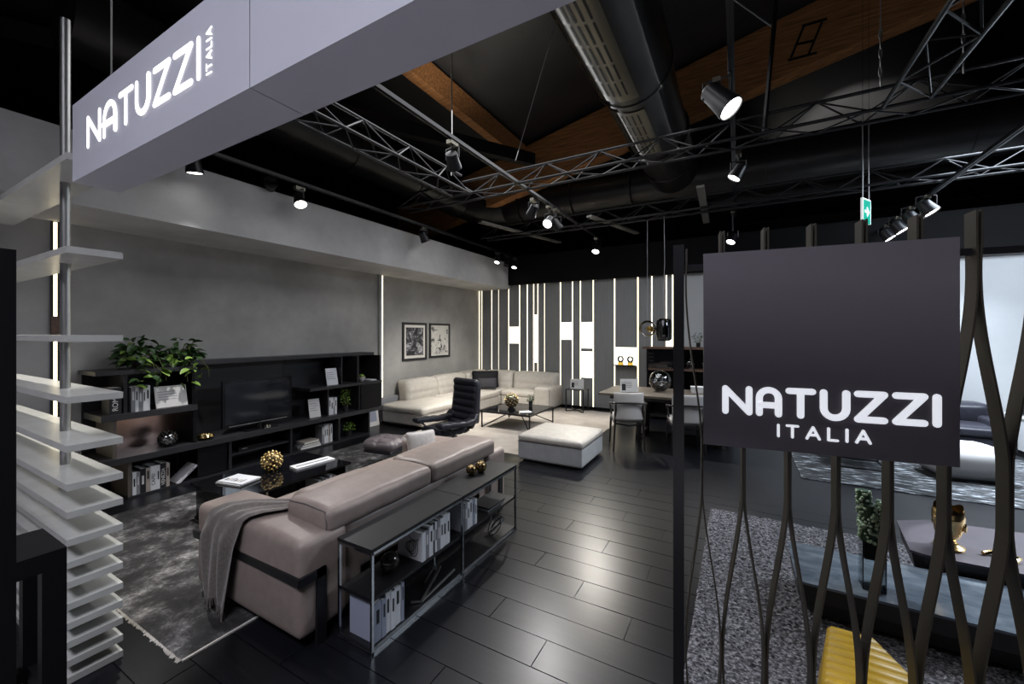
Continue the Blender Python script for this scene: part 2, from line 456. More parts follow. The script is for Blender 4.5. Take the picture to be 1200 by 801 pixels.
# round ducts
t = thing('ventilation_duct', 'wide black round duct with slotted silver grilles', 'duct', (-1.02, 0, 4.55))
MB().tube([(0, 1.2, 0), (0, 4.5, 0)], .42, 32).build('duct_section', 'duct_black', t, True)
MB().tube([(0, 4.5, 0), (0, 7.68, 0)], .40, 32).build('duct_section', 'duct_black', t, True)
for yy in (2.6, 4.5, 6.1, 7.0): MB().tube([(0, yy - .02, 0), (0, yy + .02, 0)], .432, 32).build('flange', 'duct_black', t, True)
def grille(y0, y1, rr, rows):
    # curved slotted plate on the lower left quarter of the duct
    a0, a1 = R(222), R(285)
    def pt(u, v, off=0): 
        a = a0 + (a1 - a0) * u; return ((rr + .012 + off) * math.cos(a), y0 + (y1 - y0) * v, (rr + .012 + off) * math.sin(a))
    gp = MB().grid(lambda u, v: pt(u, v), 12, 2).build('grille_plate', 'grille_silver', t, True)
    n = 6
    for r_ in range(rows):
        for c in range(n):
            u0 = .08 + .84 * c / n; u1 = u0 + .045; v0 = .05 + .9 * r_ / rows; v1 = v0 + .9 / rows * .86
            q = [pt(u0, v0, .004), pt(u1, v0, .004), pt(u1, v1, .004), pt(u0, v1, .004)]
            MB().add(q, [(0, 1, 2, 3)]).build('grille_slot', 'duct_slot', gp)
grille(2.75, 4.35, .42, 5)
grille(4.65, 5.9, .40, 4)
t = thing('ventilation_duct', 'black round cross duct over the far end bending along the grey soffit', 'duct', (0, 8.1, 4.5))
MB().tube([(-4.6, 0, 0), (-1.0, 0, 0)], .36, 28).build('duct_section', 'duct_black', t, True)
MB().tube([(-1.0, 0, 0), (7.0, 0, 0)], .40, 28).build('duct_section', 'duct_black', t, True)
for xx in (-4.2, -3.0, -1.8, .4, 1.6, 2.8, 4.0): MB().tube([(xx - .015, 0, 0), (xx + .015, 0, 0)], .412, 28).build('flange', 'duct_black', t, True)
bend = [(-5.25, -6.9, 0), (-5.25, -.9, 0), (-5.17, -.5, 0), (-4.95, -.15, 0), (-4.63, 0, 0)]
MB().tube(bend, .34, 28).build('duct_section', 'duct_black', t, True)
for yy in (2.6, 4.2, 5.6, 7.0): MB().tube([(-5.25, yy - 8.115, 0), (-5.25, yy - 8.085, 0)], .355, 28).build('flange', 'duct_black', t, True)
# dark service ducts further right
t = thing('ventilation_duct', 'big black duct beyond the lattice trusses on the right', 'duct', (0, 10.2, 4.6))
MB().tube([(-.5, 0, 0), (7.2, 0, 0)], .55, 28).build('duct_section', 'duct_black', t, True)
for xx in (.6, 2.2, 3.8): MB().tube([(xx - .015, 0, 0), (xx + .015, 0, 0)], .565, 28).build('flange', 'duct_black', t, True)

for a_, b_, lb in (((-7.5, -1.0, 4.6), (-3.2, 6.5, 4.75), 'dark steel hall beam crossing above the shelf tower'), ((-8.0, 2.6, 4.3), (-5.5, 2.6, 4.3), 'short dark steel beam beyond the soffit')):
    tag_loc2 = MB().bar((0, 0, 0), Vector(b_) - Vector(a_), .14, .2).build('steel_beam', 'duct_black'); tag_loc2.location = a_; tag(tag_loc2, lb, 'beam')
# light tracks
def track(label, p0, p1, wd=.045):
    t = thing('light_track', label, 'light track', p0)
    d = Vector(p1) - Vector(p0)
    MB().bar((0, 0, 0), d, wd, .035).build('rail', 'black_metal', t)
    MB().bar((0, 0, -.02), d + Vector((0, 0, -.02)), .012, .008).build('contact_strip', 'truss_metal', t)
    return t
track('black light track beside the top of the grey soffit', (-4.6, 1.4, 3.46), (-4.6, 8.5, 3.46))
track('black light track over the middle of the room', (-2.5, 2.1, 3.61), (-2.5, 8.4, 3.61))
track('black light track over the far right seating', (2.0, 3.4, 3.32), (2.0, 8.5, 3.32))
track('black light track over the aisle beside the ribbon screen', (-.05, 2.2, 3.78), (-.05, 8.4, 3.78))
def rod(name, label, cat, p0, p1, r=.006, mat='steel', group=None):
    m = Vector(p0)
    return tag_loc(MB().tube([(0, 0, 0), Vector(p1) - m], r, 6).build(name, mat), m, label, cat, group)
def tag_loc(o, loc, label, cat, group=None):
    o.location = loc; return tag(o, label, cat, group)
rod('tie_rod', 'thin steel tie rod slanting from the big duct to the cross truss', 'rod', (-1.55, 3.9, 5.2), (-2.55, 4.66, 3.92))
rod('tie_rod', 'thin steel tie rod stretched between the big duct and the rafter', 'rod', (-.45, 4.0, 5.05), (.35, 5.3, 5.0), .008)
rod('hanging_rod', 'vertical black rod carrying the large spotlight', 'rod', (-.06, 3.72, 3.75), (-.06, 3.72, 6.3), .02, 'black_metal')
rod('hanging_rod', 'slanting black pipe beside the large spotlight', 'rod', (.22, 4.72, 3.65), (.42, 4.0, 6.2), .022, 'truss_metal')
rod('suspension_wire', 'thin wire holding up the illuminated header sign', 'wire', (-2.42, .7, 2.66), (-2.42, .7, 5.5), .003)
rod('suspension_wire', 'thin wire above the lattice truss on the television side', 'wire', (-3.25, 4.2, 3.7), (-3.25, 4.2, 5.6), .004)
rod('suspension_wire', 'thin wire above the unlit spotlight in mid room', 'wire', (-2.62, 3.4, 3.6), (-2.62, 3.4, 5.6), .004)
for px, py, lb in ((1.05, 4.52, 'chain hoist hanging over the ribbon screen beside the truss end'), (1.58, 4.62, 'chain hoist hanging between truss and rafter on the right')):
    t = thing('chain_hoist', lb, 'hoist', (px, py, 3.75))
    MB().tube([(0, 0, .55), (0, 0, 2.9)], .004, 6).build('wire', 'cable', t)
    for k in range(7):
        MB().tube([(.010 * math.cos(a) * (1 if k % 2 else .3), .010 * math.cos(a) * (.3 if k % 2 else 1), .08 * k + .04 + .045 * math.sin(a)) for a in [2 * math.pi * j / 10 for j in range(10)]], .006, 5, True).build('link', 'steel', t)

# spotlights
def spotlight(label, loc, target, size=.075, length=.17, lit=True, energy=0, angle=45, col=(1, .96, .9), top=None, group=None, radius=.04, blend=.6):
    loc = Vector(loc); d = (Vector(target) - loc).normalized()
    t = thing('track_spotlight', label, 'spotlight', loc, 0, group)
    q = d.to_track_quat('Z', 'Y').to_matrix().to_4x4()
    lh = MB().lathe([(size * .55, -length), (size * .78, -length * .93), (size * .85, -length * .5), (size, -length * .1), (size, 0), (size * .92, 0), (size * .88, -.02)], 20).xf(q).build('lamp_housing', 'black_metal', t, True)
    MB().lathe([(0, -.012), (size * .88, -.012), (size * .88, -.016), (0, -.016)], 20).xf(q).build('lens', 'lamp_glow' if lit else 'truss_metal', lh)
    tz = (top if top is not None else loc.z + .25) - loc.z
    piv = Vector((0, 0, 0)) - d * length * .6
    MB().tube([piv + Vector((size * 1.05, 0, 0)), piv + Vector((size * 1.05, 0, size * 1.4)), piv + Vector((0, 0, size * 1.5)), piv + Vector((-size * 1.05, 0, size * 1.4)), piv + Vector((-size * 1.05, 0, 0))], .008, 6).build('yoke', 'black_metal', t)
    if tz - size * 1.5 > piv.z + .02:
        MB().tube([piv + Vector((0, 0, size * 1.5)), (piv.x, piv.y, tz)], .013, 8).build('stem', 'black_metal', t)
    B(piv.x - .03, piv.x + .03, piv.y - .06, piv.y + .06, tz - .05, tz - .01).build('driver_box', 'grille_silver', t)
    if lit and energy:
        s_ = spot('spot_beam', (0, 0, 0), (0, 0, -1), energy, angle, col, blend, radius)
        s_.parent = t; s_.location = d * .012; s_.rotation_euler = d.to_track_quat('-Z', 'Y').to_euler()
    return t
warm = (1, .95, .86); cool = (.80, .89, 1.0); neu = (1, .98, .96)
spotlight('round spotlight glowing under the header sign beside the soffit', (-4.6, 1.93, 3.2), (-4.75, 2.3, .4), energy=240, angle=58, blend=1, top=3.44, col=neu)
spotlight('round spotlight glowing in front of the soffit above the television', (-4.6, 3.02, 3.2), (-3.0, 2.6, .4), energy=300, angle=58, blend=1, top=3.44, col=neu)
spotlight('unlit spotlight tipped sideways behind the soffit edge', (-4.75, 2.75, 3.42), (-4.0, 2.4, 3.55), lit=False, top=3.45)
spotlight('round spotlight glowing by the soffit near the two pictures', (-4.6, 5.25, 3.2), (-4.3, 6.8, .3), energy=420, angle=60, blend=1, top=3.44, col=warm)
for k, (yy, lit) in enumerate(((7.55, True), (7.95, False), (8.33, True))):
    spotlight(('lit spotlight, first of the small cluster at the far soffit end', 'dark spotlight in the small cluster at the far soffit end', 'lit spotlight closest to the light strip wall at the far soffit end')[k], (-4.6, yy, 3.2), (-4.5, yy - 1.5, .2), lit=lit, top=3.44, energy=90, angle=55, blend=1, col=warm, size=.06, length=.14)
spotlight('large unlit spotlight hanging from the middle track near the purlin', (-2.55, 3.35, 3.35), (-2.9, 4.2, 2.6), lit=False, top=3.6)
spotlight('bright spotlight of the cluster on the middle track', (-2.5, 5.55, 3.29), (-2.6, 2.5, .6), energy=230, angle=60, top=3.59, col=neu)
spotlight('spotlight turned to the soffit in the cluster on the middle track', (-2.62, 5.25, 3.36), (-5.0, 6.6, .3), energy=330, angle=60, top=3.59, col=warm)
spotlight('dark spotlight last in the cluster on the middle track', (-2.42, 5.85, 3.27), (-1.0, 6.8, .8), lit=False, top=3.59)
spotlight('bright spotlight at the far end of the middle track', (-2.5, 7.9, 3.29), (-2.6, 6.0, .2), energy=420, angle=80, top=3.59, col=warm)
spotlight('big black spotlight hanging on the vertical rod', (-.05, 3.73, 3.47), (1.35, 3.3, 1.6), size=.10, length=.30, energy=260, angle=60, top=3.76, col=cool)
spotlight('star bright spotlight behind the big black one', (-.05, 5.36, 3.45), (-1.9, 4.9, .2), energy=180, angle=60, top=3.76, col=neu)
spotlight('low spotlight above the dark sign panel over the dining side', (-.12, 7.9, 3.22), (-1.1, 6.6, .6), energy=200, angle=75, top=3.76, col=neu)
for k, yy in enumerate((6.6, 7.1, 7.6, 8.1)):
    spotlight(('grey spotlight starting the row of four on the far right track', 'second grey spotlight of the four from the lattice truss on the right track', 'third grey spotlight of the four, second from the pale rear wall', 'grey spotlight of the right track row closest to the rear wall')[k], (2.0, yy, 3.08), (3.7, yy - .6, .2), energy=420, angle=80, top=3.3, col=cool, size=.085, group='row of four right track spotlights', radius=.02)
# square ceiling projector on the middle of the grid, fluorescent lens boxes
for k, (a, b) in enumerate((((-4.0, 6.0, 3.635), (-3.4, 8.2, 3.635)), ((-2.2, 6.6, 3.635), (-1.75, 8.2, 3.635)), ((-.45, 6.0, 3.635), (-.5, 8.0, 3.635)))):
    tag_loc(MB().bar((0, 0, 0), Vector(b) - Vector(a), .10, .03).build('cable_tray', 'cable_tray'), a, ('narrow grey cable tray by the soffit end', 'narrow grey cable tray beside the middle track', 'narrow grey cable tray over the dining table')[k], 'cable tray')
# emergency exit sign
t = thing('exit_sign', 'green exit sign with a white arrow hanging on two cords', 'sign', (1.46, 6.92, 3.25), R(60))
B(-.13, .13, -.012, .012, -.15, .17).build('sign_plate', 'white_sign', t)
B(-.11, .11, -.0135, .0135, -.15, .15).build('sign_face', 'green_sign', t)
ar = MB()
ar.box(-.075, .03, -.016, -.0137, -.018, .018)
ar.add([(.0, -.016, .07), (.08, -.016, 0), (.0, -.016, -.07), (-.02, -.016, -.04), (.03, -.016, 0), (-.02, -.016, .04)], [(0, 1, 4, 5), (1, 2, 3, 4)])
ar.build('arrow', 'white_sign', t)
for s_ in (-.1, .1): MB().tube([(s_, 0, .17), (s_ * .92, 0, .6), (s_, 0, 1.3)], .007, 6).build('cord', 'cable', t); MB().tube([(s_, 0, 1.3), (s_, 0, 3.5)], .002, 4).build('hanger_wire', 'black_metal', t)

# ------------------------------------------------------------------ lettering
def arc(cx, cy, rx, ry, a0, a1, n=10):
    return [(cx + rx * math.cos(R(a0 + (a1 - a0) * i / n)), cy + ry * math.sin(R(a0 + (a1 - a0) * i / n))) for i in range(n + 1)]
def glyph(ch, w_, h):
    if ch == 'N': return [[(0, 0), (0, h), (w_, 0), (w_, h)]]
    if ch == 'A': 
        r = w_ / 2; return [[(0, 0), (0, h - r)] + arc(r, h - r, r, r, 180, 0)[1:-1] + [(w_, h - r), (w_, 0)], [(0, h * .36), (w_, h * .36)]]
    if ch == 'a': return [[(0, 0), (w_ / 2, h), (w_, 0)], [(w_ * .2, h * .33), (w_ * .8, h * .33)]]
    if ch == 'T': return [[(0, h), (w_, h)], [(w_ / 2, h), (w_ / 2, 0)]]
    if ch == 'U':
        r = w_ / 2; return [[(0, h), (0, r)] + arc(r, r, r, r, 180, 360)[1:-1] + [(w_, r), (w_, h)]]
    if ch == 'Z': return [[(0, h), (w_, h), (0, 0), (w_, 0)]]
    if ch == 'I': return [[(0, 0), (0, h)]]
    if ch == 'L': return [[(0, h), (0, 0), (w_, 0)]]
def letter(ch, w_, h, sw, depth, M, mat, parent):
    """stroked rounded letter: local (u, v, depth) mapped by M"""
    mb = MB(); r = sw / 2; si = 0
    for pl in glyph(ch, w_, h):
        for (x0, y0), (x1, y1) in zip(pl[:-1], pl[1:]):
            L = math.hypot(x1 - x0, y1 - y0); ux, uy = (x1 - x0) / L, (y1 - y0) / L
            poly = []
            a = math.atan2(uy, ux)
            for k in range(7):
                th = a + math.pi / 2 + math.pi * k / 6; poly.append((x0 + r * math.cos(th), y0 + r * math.sin(th)))
            for k in range(7):
                th = a - math.pi / 2 + math.pi * k / 6; poly.append((x1 + r * math.cos(th), y1 + r * math.sin(th)))
            si += 1; mb.prism(poly, 0, depth + .00025 * si)
    return mb.xf(M).build('letter', mat, parent)

# ------------------------------------------------------------------ illuminated header sign
hs = thing('header_sign', 'long pale header sign with glowing NATUZZI ITALIA letters', 'sign', (-2.585, .62, 2.325))
for x0, x1 in ((0, 1.412), (1.416, 3.9)):
    hp = B(x0, x1, 0, .16, 0, .34).build('sign_panel', 'sign_white', hs)
    if x0 == 0: hface = hp
def MXZ(x, y, z, ang=0):   # (u,v,d) -> x along +X, v along +Z, d along -Y
    return Matrix.Translation((x, y, z)) @ Matrix(((1, 0, 0, 0), (0, 0, -1, 0), (0, 1, 0, 0), (0, 0, 0, 1))) @ Matrix.Rotation(ang, 4, 'Z')
sw = .0205
for ch, x0, x1 in (('N', -2.40, -2.25), ('A', -2.222, -2.085), ('T', -2.065, -1.935), ('U', -1.915, -1.79), ('Z', -1.768, -1.638), ('Z', -1.618, -1.488), ('I', -1.462, -1.438)):
    letter(ch, x1 - x0 - sw, .137 - sw, sw, .0015, MXZ(x0 + sw / 2 + 2.585, -.001, .104 + sw / 2), 'letter_glow', hface)
v = 0
for ch, wd in (('I', 0), ('T', .019), ('a', .022), ('L', .014), ('I', 0), ('a', .022)):
    letter(ch, wd, .030, .0042, .0012, MXZ(1.212, -.001, .107 + v, R(90)), 'letter_glow', hface)
    v += wd + .0115
# ------------------------------------------------------------------ open shelf tower
sh = thing('shelf_tower', 'tower of white floating shelf boards on a steel pole', 'shelving', (-3.2, .74, 0))
zs = [.0, .08, .168, .256, .347, .45, .543, .648, .778, .909, 1.09, 1.32, 1.61, 2.03, 2.47]
for z in zs:
    B(-1.6, .45, -.1, .1, z + .002, z + .034).build('shelf_board', 'shelf_white', sh)
MB().tube([(0, .0, .034), (0, .0, 3.36)], .021, 20).build('pole', 'steel', sh, True)
# spots behind the tower light it
# ------------------------------------------------------------------ black tube stand
st = thing('tube_stand', 'black square tube stand in front of the white shelf boards', 'stand', (-2.06, .22, 0))
def tubebox(a, par=st): return B(*a).build('tube', 'black_satin', par)
B(-.13, .13, -.5, .23, .89, .95).build('top_plate', 'black_satin', st)
for x in (-.13, .085):
    for y in (.175, -.5): tubebox((x, x + .045, y, y + .055, 0, .89))
tubebox((-.085, .085, .185, .22, .45, .50)); tubebox((.09, .125, -.445, .175, .45, .49)); tubebox((-.125, -.09, -.445, .175, .45, .49))
tag(B(-1.655, -1.575, .20, .28, 0, 1.86).build('black_upright', 'black_satin'), 'tall black upright post beside the black tube stand', 'post')
# ------------------------------------------------------------------ rugs
def rug(name, label, x0, x1, y0, y1, mat, h=.008, n=1, amp=0., edge=None):
    t = thing(name, label, 'rug', ((x0 + x1) / 2, (y0 + y1) / 2, .0005))
    a, b = (x1 - x0) / 2, (y1 - y0) / 2
    if n == 1:
        B(-a, a, -b, b, 0, h).build('pile', mat, t)
    else:
        m = MB(); rr = random.Random(3)
        ny = int(n * b / a)
        m.grid(lambda u, v: (-a + 2 * a * u + rr.uniform(-.004, .004), -b + 2 * b * v + rr.uniform(-.004, .004), h * (.5 if min(u, v, 1 - u, 1 - v) > 1e-6 else 0) + rr.uniform(0, amp)), n, ny)
        o = m.build('pile', mat, t); o['kind'] = 'stuff'
        B(-a, a, -b, b, 0, h * .45).build('backing', mat, t)
    if edge:
        m = MB()
        for k in range(150):
            x = -a + 2 * a * (k + .5) / 150
            m.tube([(x, -b, .004), (x + rnd.uniform(-.006, .006), -b - rnd.uniform(.010, .022), .003)], .006, 4)
        o = m.build('fringe', edge, t); o['kind'] = 'stuff'
        B(a, a + .012, -b, b, 0, h + .001).build('binding', edge, t)
    return t
rug('distressed_rug', 'dark worn grey and black rug under the taupe sofa', -4.95, -2.45, .97, 4.35, 'rug_dark', edge='rug_edge')
rug('pale_rug', 'plain beige rug under the cream corner sofa', -4.75, -1.97, 4.85, 8.4, 'rug_light')
rug('shag_rug', 'speckled grey shaggy rug under the low stone table', -.23, 3.0, 2.06, 4.24, 'rug_shag', h=.02, n=230, amp=.016)
rug('streaked_rug', 'black and white streaked rug under the pale pouf', .63, 5.2, 5.66, 8.0, 'rug_far')

# ------------------------------------------------------------------ taupe sofa
so = thing('leather_sofa', 'taupe leather sofa with rolled back cushions and black metal strap', 'sofa', (-2.49, 1.28, 0))
# local: x = X+2.49 (back at +.53), y = Y-1.28
def arm(y0, y1, top=.565):
    def fn(u, v, w_, p):
        if w_ > 0: p[2] += .012 * (1 - u * u) ; 
        return p
    return MB().cushion(-.54, .53, y0, y1, .06, top, r=.038, puff=(.006, .008, .014), n=18, fn=fn)
arm(0, .30).build('armrest', 'taupe_leather', so, True)
arm(1.80, 2.10).build('armrest', 'taupe_leather', so, True)
MB().cushion(-.50, .50, .29, 1.81, .06, .30, r=.03, n=8).build('seat_base', 'taupe_leather', so, True)
MB().cushion(.22, .50, .29, 1.81, .06, .55, r=.05, n=12).build('back_frame', 'taupe_leather', so, True)
for y0, y1 in ((.31, 1.045), (1.055, 1.79)):
    MB().cushion(-.54, .2, y0, y1, .26, .43, r=.05, puff=(0, 0, .02), n=14).build('seat_cushion', 'taupe_leather', so, True)
def bk(u, v, w_, p):
    # slightly arched roll with soft creases
    p[2] += .012 * (1 - u * u) * max(0, w_) + .003 * math.sin(9 * v + 3 * u) * (1 - abs(v))
    return p
for y0, y1 in ((.17, 1.045), (1.05, 1.93)):
    bc = MB().cushion(.13, .525, y0, y1, .535, .675, r=.042, puff=(.006, .006, .012), n=20, fn=bk).build('back_cushion', 'taupe_leather', so, True)
    MB().cushion(-.08, .24, y0 + .14, y1 - .14, .40, .63, r=.07, puff=(.01, .01, .01), n=12).build('back_pad', 'taupe_leather', so, True)
    MB().tube([(.50, y0 + .006, .545), (.505, y0 + .003, .60), (.488, y0 + .006, .664), (.33, y0 + .003, .676), (.165, y0 + .006, .664)], .0045, 6).build('piping', 'seam_dark', bc)
# black strap around the arms with legs
for (ya, yb, sgn) in ((-.008, .14, -1), (1.96, 2.108, 1)):
    m = MB()
    yo = ya if sgn < 0 else yb
    m.box(-.55, .54, yo - .006, yo + .006, .355, .40)
    m.box(.53, .548, min(yo, ya + .14 if sgn < 0 else ya), max(yo, yb if sgn < 0 else yb), .355, .40)
    yl = .115 if sgn < 0 else 1.985
    m.box(.53, .548, yl - .028, yl + .028, 0, .40)
    m.box(-.555, -.54, yl - .028, yl + .028, .009, .40)
    m.build('metal_strap', 'black_metal', so)
for x in (-.48, .44):
    for y in (.1, 1.95): B(x, x + .05, y, y + .05, .009 if x < 0 else 0, .07).build('leg', 'black_metal', so)
# piping on the near arm
for z in (.52,):
    m = MB(); m.tube([(.505, .018, .07), (.508, .018, .3), (.505, .022, .53)], .006, 6); m.build('piping', 'seam_dark', so)
# throw
th = thing('throw_blanket', 'fringed brown throw draped over the sofa arm', 'blanket', (-2.55, 1.28, .3))
def throw(u, v):
    # u across width 0..1, v along length 0..1 (top inner side to hanging end)
    cx = [(-.0, 2.43), ]
    path = [(-2.36, 1.56, .595), (-2.44, 1.46, .605), (-2.54, 1.38, .607), (-2.60, 1.31, .598), (-2.64, 1.262, .57), (-2.665, 1.238, .49), (-2.68, 1.238, .38), (-2.69, 1.24, .26), (-2.69, 1.24, .15), (-2.69, 1.24, .10)]
    wid = [.10, .20, .29, .34, .36, .36, .33, .29, .25, .24]
    f = v * (len(path) - 1); i = min(int(f), len(path) - 2); q = f - i
    p = [path[i][k] * (1 - q) + path[i + 1][k] * q for k in range(3)]; wd = wid[i] * (1 - q) + wid[i + 1] * q
    # width direction: on the top follows the arm edge, hanging part along X
    ang = R(28) * max(0, 1 - v * 2.2)
    du = (u - .5) * wd
    fold = math.sin(u * 21 + v * 3) * .5 + math.sin(u * 11 - v * 5) * .5
    hang = min(1, max(0, (v - .42) / .15)); top = 1 - hang
    x = p[0] + du * math.cos(ang); y_ = p[1] - du * math.sin(ang) * .9 * top + (fold * .02 - .016) * hang
    if hang == 0: y_ = max(y_, 1.235)
    z = p[2] + (fold * .012 + .010) * top - abs(u - .45) * .10 * hang
    return (x + 2.55, y_ - 1.28, z - .3)
MB().grid(throw, 40, 46).build('cloth', 'throw_cloth', th, True, 80)
m = MB()
for k in range(46):
    p = throw((k + .5) / 46, 1.0)
    m.tube([(p[0], p[1], p[2] + .005), (p[0] + rnd.uniform(-.008, .008), p[1] + rnd.uniform(-.004, .006), p[2] - rnd.uniform(.045, .075))], .0025, 4)
o = m.build('fringe', 'throw_cloth', th); o['kind'] = 'stuff'
def pillow(name, label, loc, w_, h, d, mat, rot, group=None):
    t = thing(name, label, 'pillow', loc)
    def fn(u, v, ww, p):
        k = (1 - u * u) * (1 - ww * ww)
        p[1] *= .18 + .82 * max(0, k) ** .45
        e = 1 + .05 * (u * u * ww * ww)
        return [p[0] * e, p[1], p[2] * e]
    o = MB().cushion(-w_ / 2, w_ / 2, -d / 2, d / 2, -h / 2, h / 2, r=d * .3, n=16, fn=fn).build('cover', mat, t, True, 80)
    t.rotation_euler = rot
    return t
pillow('throw_pillow', 'small white pillow leaning on the taupe sofa back', (-2.64, 2.96, .58), .28, .28, .11, 'pillow_white', (R(-22), 0, R(62)))

# ------------------------------------------------------------------ books
def book(label, loc, t_, d, h, mat, title=None, tcol='ink', lean=0., rotz=0., flat=False, group=None, tsize=None, blank=False, pagetop=True):
    """standing book: spine toward +x, thickness along +y"""
    o = thing('book', label, 'book', loc, 0, group)
    c = .003
    m = MB().box(-d, 0, 0, c, 0, h).box(-d, 0, t_ - c, t_, 0, h).box(-c, 0, c, t_ - c, 0, h)
    cv = m.build('cover', mat, o)
    B(-d + .004, -c, c, t_ - c, .003, h - .003).build('pages', 'pages', o)
    if title:
        M_ = Matrix.Translation((.0006, t_ / 2, h * .45)) @ Matrix(((0, 0, 1, 0), (0, -1, 0, 0), (1, 0, 0, 0), (0, 0, 0, 1))) 
        M_ = Matrix.Translation((.0006, t_ / 2, h * .45)) @ Matrix.Rotation(R(90), 4, 'Z') @ Matrix.Rotation(R(90), 4, 'X') @ Matrix.Rotation(R(90), 4, 'Z')
        text_obj(title, tsize or t_ * .9, tcol, cv, M_)
    elif not blank:
        z0 = h * rnd.uniform(.35, .55); tt = t_ * .4
        B(0, .0006, t_ / 2 - tt / 2, t_ / 2 + tt / 2, z0, z0 + h * .35).build('spine_print', 'ink' if mat not in ('book_black', 'book_grey') else 'paper', cv)
    o.rotation_euler = (lean, 0, rotz)
    return o
ORD = ['first', 'second', 'third', 'fourth', 'fifth', 'sixth', 'seventh', 'eighth', 'ninth', 'tenth', 'eleventh']
CN = {'book_white': 'white', 'book_grey': 'grey', 'book_blue': 'slate blue', 'book_black': 'black', 'book_tan': 'tan'}
def book_row(x, y, z, specs, where, group, depth=.19):
    for k, sp in enumerate(specs):
        t_, h, mat = sp[:3]; title = sp[3] if len(sp) > 3 else None
        lab = f'{CN[mat]} book, {ORD[k]} in the row {where}' + (f', spine reading {title}' if title else '')
        book(lab, (x + rnd.uniform(-.006, .0), y, z), t_, depth * rnd.uniform(.9, 1), h, mat, title, group=group, tcol='ink' if mat != 'book_black' else 'paper')
        y += t_ + .0015
    return y

# ------------------------------------------------------------------ console behind the sofa
cs = thing('console_shelf', 'low black console shelf with thin metal frame behind the sofa', 'console', (-1.77, 1.46, 0))
# local: x -.13...+.13 , y 0..1.55
for x in (-.125, .125):
    for y in (.008, .79, 1.542):
        B(x - .007, x + .007, y - .007, y + .007, 0, .525).build('frame_post', 'chrome_dark', cs)
    B(x - .007, x + .007, .0, 1.55, 0, .014).build('frame_rail', 'chrome_dark', cs)
    B(x - .007, x + .007, .0, 1.55, .512, .526).build('frame_rail', 'chrome_dark', cs)
for y in (.008, 1.542):
    for z in (0, .512): B(-.118, .118, y - .007, y + .007, z, z + .014).build('frame_rail', 'chrome_dark', cs)
B(-.132, .132, -.001, .785, .526, .545).build('top_board', 'console_black', cs)
B(-.132, .132, .79, 1.551, .526, .545).build('top_board', 'console_black', cs)
B(-.12, .12, .012, 1.538, .262, .28).build('middle_shelf', 'console_black', cs)
B(-.12, .12, .012, 1.538, .014, .026).build('bottom_shelf', 'console_black', cs)
def globe(name, label, loc, r, mat, cat='ornament', ribs=0, group=None, base=True):
    t = thing(name, label, cat, loc, 0, group)
    MB().ball((0, 0, r), r, 20, 14).build('body', mat, t, True, 80)
    if ribs:
        for k in range(ribs):
            a = math.pi * k / ribs
            MB().tube([(r * 1.02 * math.cos(q) * math.cos(a), r * 1.02 * math.cos(q) * math.sin(a), r + r * 1.02 * math.sin(q)) for q in [2 * math.pi * j / 20 for j in range(20)]], r * .03, 5, True).build('rib', 'gold_dark', t, True)
    return t
def facet_ball(name, label, loc, r, mat, seed=1, mat2=None):
    """ornament covered with little knobs"""
    t = thing(name, label, 'ornament', loc)
    MB().ball((0, 0, r), r * .93, 18, 12).build('body', mat2 or mat, t, True, 80)
    rr = random.Random(seed); n = 70
    m = MB()
    for k in range(n):
        z = 1 - 2 * (k + .5) / n; a = k * 2.39996; q = math.sqrt(1 - z * z)
        m.ball((r * .93 * q * math.cos(a), r * .93 * q * math.sin(a), r + r * .93 * z), r * .14, 8, 5)
    o = m.build('knobs', mat, t, True, 80); o['kind'] = 'stuff'
    return t
globe('glass_ball', 'smoky glass ball on the console middle shelf', (-1.76, 1.70, .28), .055, 'smoked')
globe('bronze_ball', 'small bronze ball on the far console top beside its twin', (-1.83, 2.62, .545), .04, 'gold_dark', ribs=5)
globe('bronze_ball', 'larger bronze ball on the far console top', (-1.80, 2.71, .545), .045, 'gold_dark', ribs=6)
# large picture book + row on the middle shelf
bk_ = book('big white picture book with a drawing, standing on the console middle shelf', (-1.655, 1.86, .28), .03, .2, .17, 'book_white', blank=True)
m = MB()
for k in range(3):
    m.tube([(-.10 + .035 * math.cos(a) + .015 * k, -.0015, .07 + (.03 + .01 * k) * math.sin(a)) for a in [2 * math.pi * j / 18 for j in range(18)]], .0022, 4, True)
m.tube([(-.17, -.0015, .12), (-.12, -.0015, .14), (-.06, -.0015, .11), (-.03, -.0015, .13)], .0022, 4)
m.build('cover_drawing', 'ink', bk_)
yy = book_row(-1.655, 1.895, .28, [(.028, .17, 'book_grey'), (.034, .185, 'book_white'), (.02, .19, 'book_black'), (.022, .19, 'book_white'), (.024, .195, 'book_grey'), (.03, .19, 'book_white'), (.036, .2, 'book_white'), (.03, .195, 'book_white')], 'after the picture book on the console middle shelf', 'books on the console middle shelf')
book_row(-1.655, 2.275, .28, [(.02, .18, 'book_grey'), (.028, .19, 'book_grey'), (.03, .185, 'book_white'), (.034, .19, 'book_white'), (.022, .185, 'book_blue'), (.026, .18, 'book_white')], 'past the console middle post', 'books past the console middle post')
book_row(-1.66, 1.50, .026, [(.05, .21, 'book_blue'), (.028, .2, 'book_blue'), (.034, .215, 'book_white'), (.03, .205, 'book_white'), (.045, .21, 'book_white'), (.02, .215, 'book_blue')], 'on the console bottom shelf', 'books on the console bottom shelf', .2)
t = thing('magazine', 'dark magazines lying on the console middle shelf', 'magazine', (-1.77, 2.75, .28)); B(-.09, .09, -.12, .12, 0, .012).build('pages', 'book_grey', t); B(-.085, .095, -.11, .125, .012, .024).build('cover', 'book_black', t)
t = thing('wire_sculpture', 'coiled black wire sculpture on the console bottom shelf', 'ornament', (-1.74, 2.83, .026))
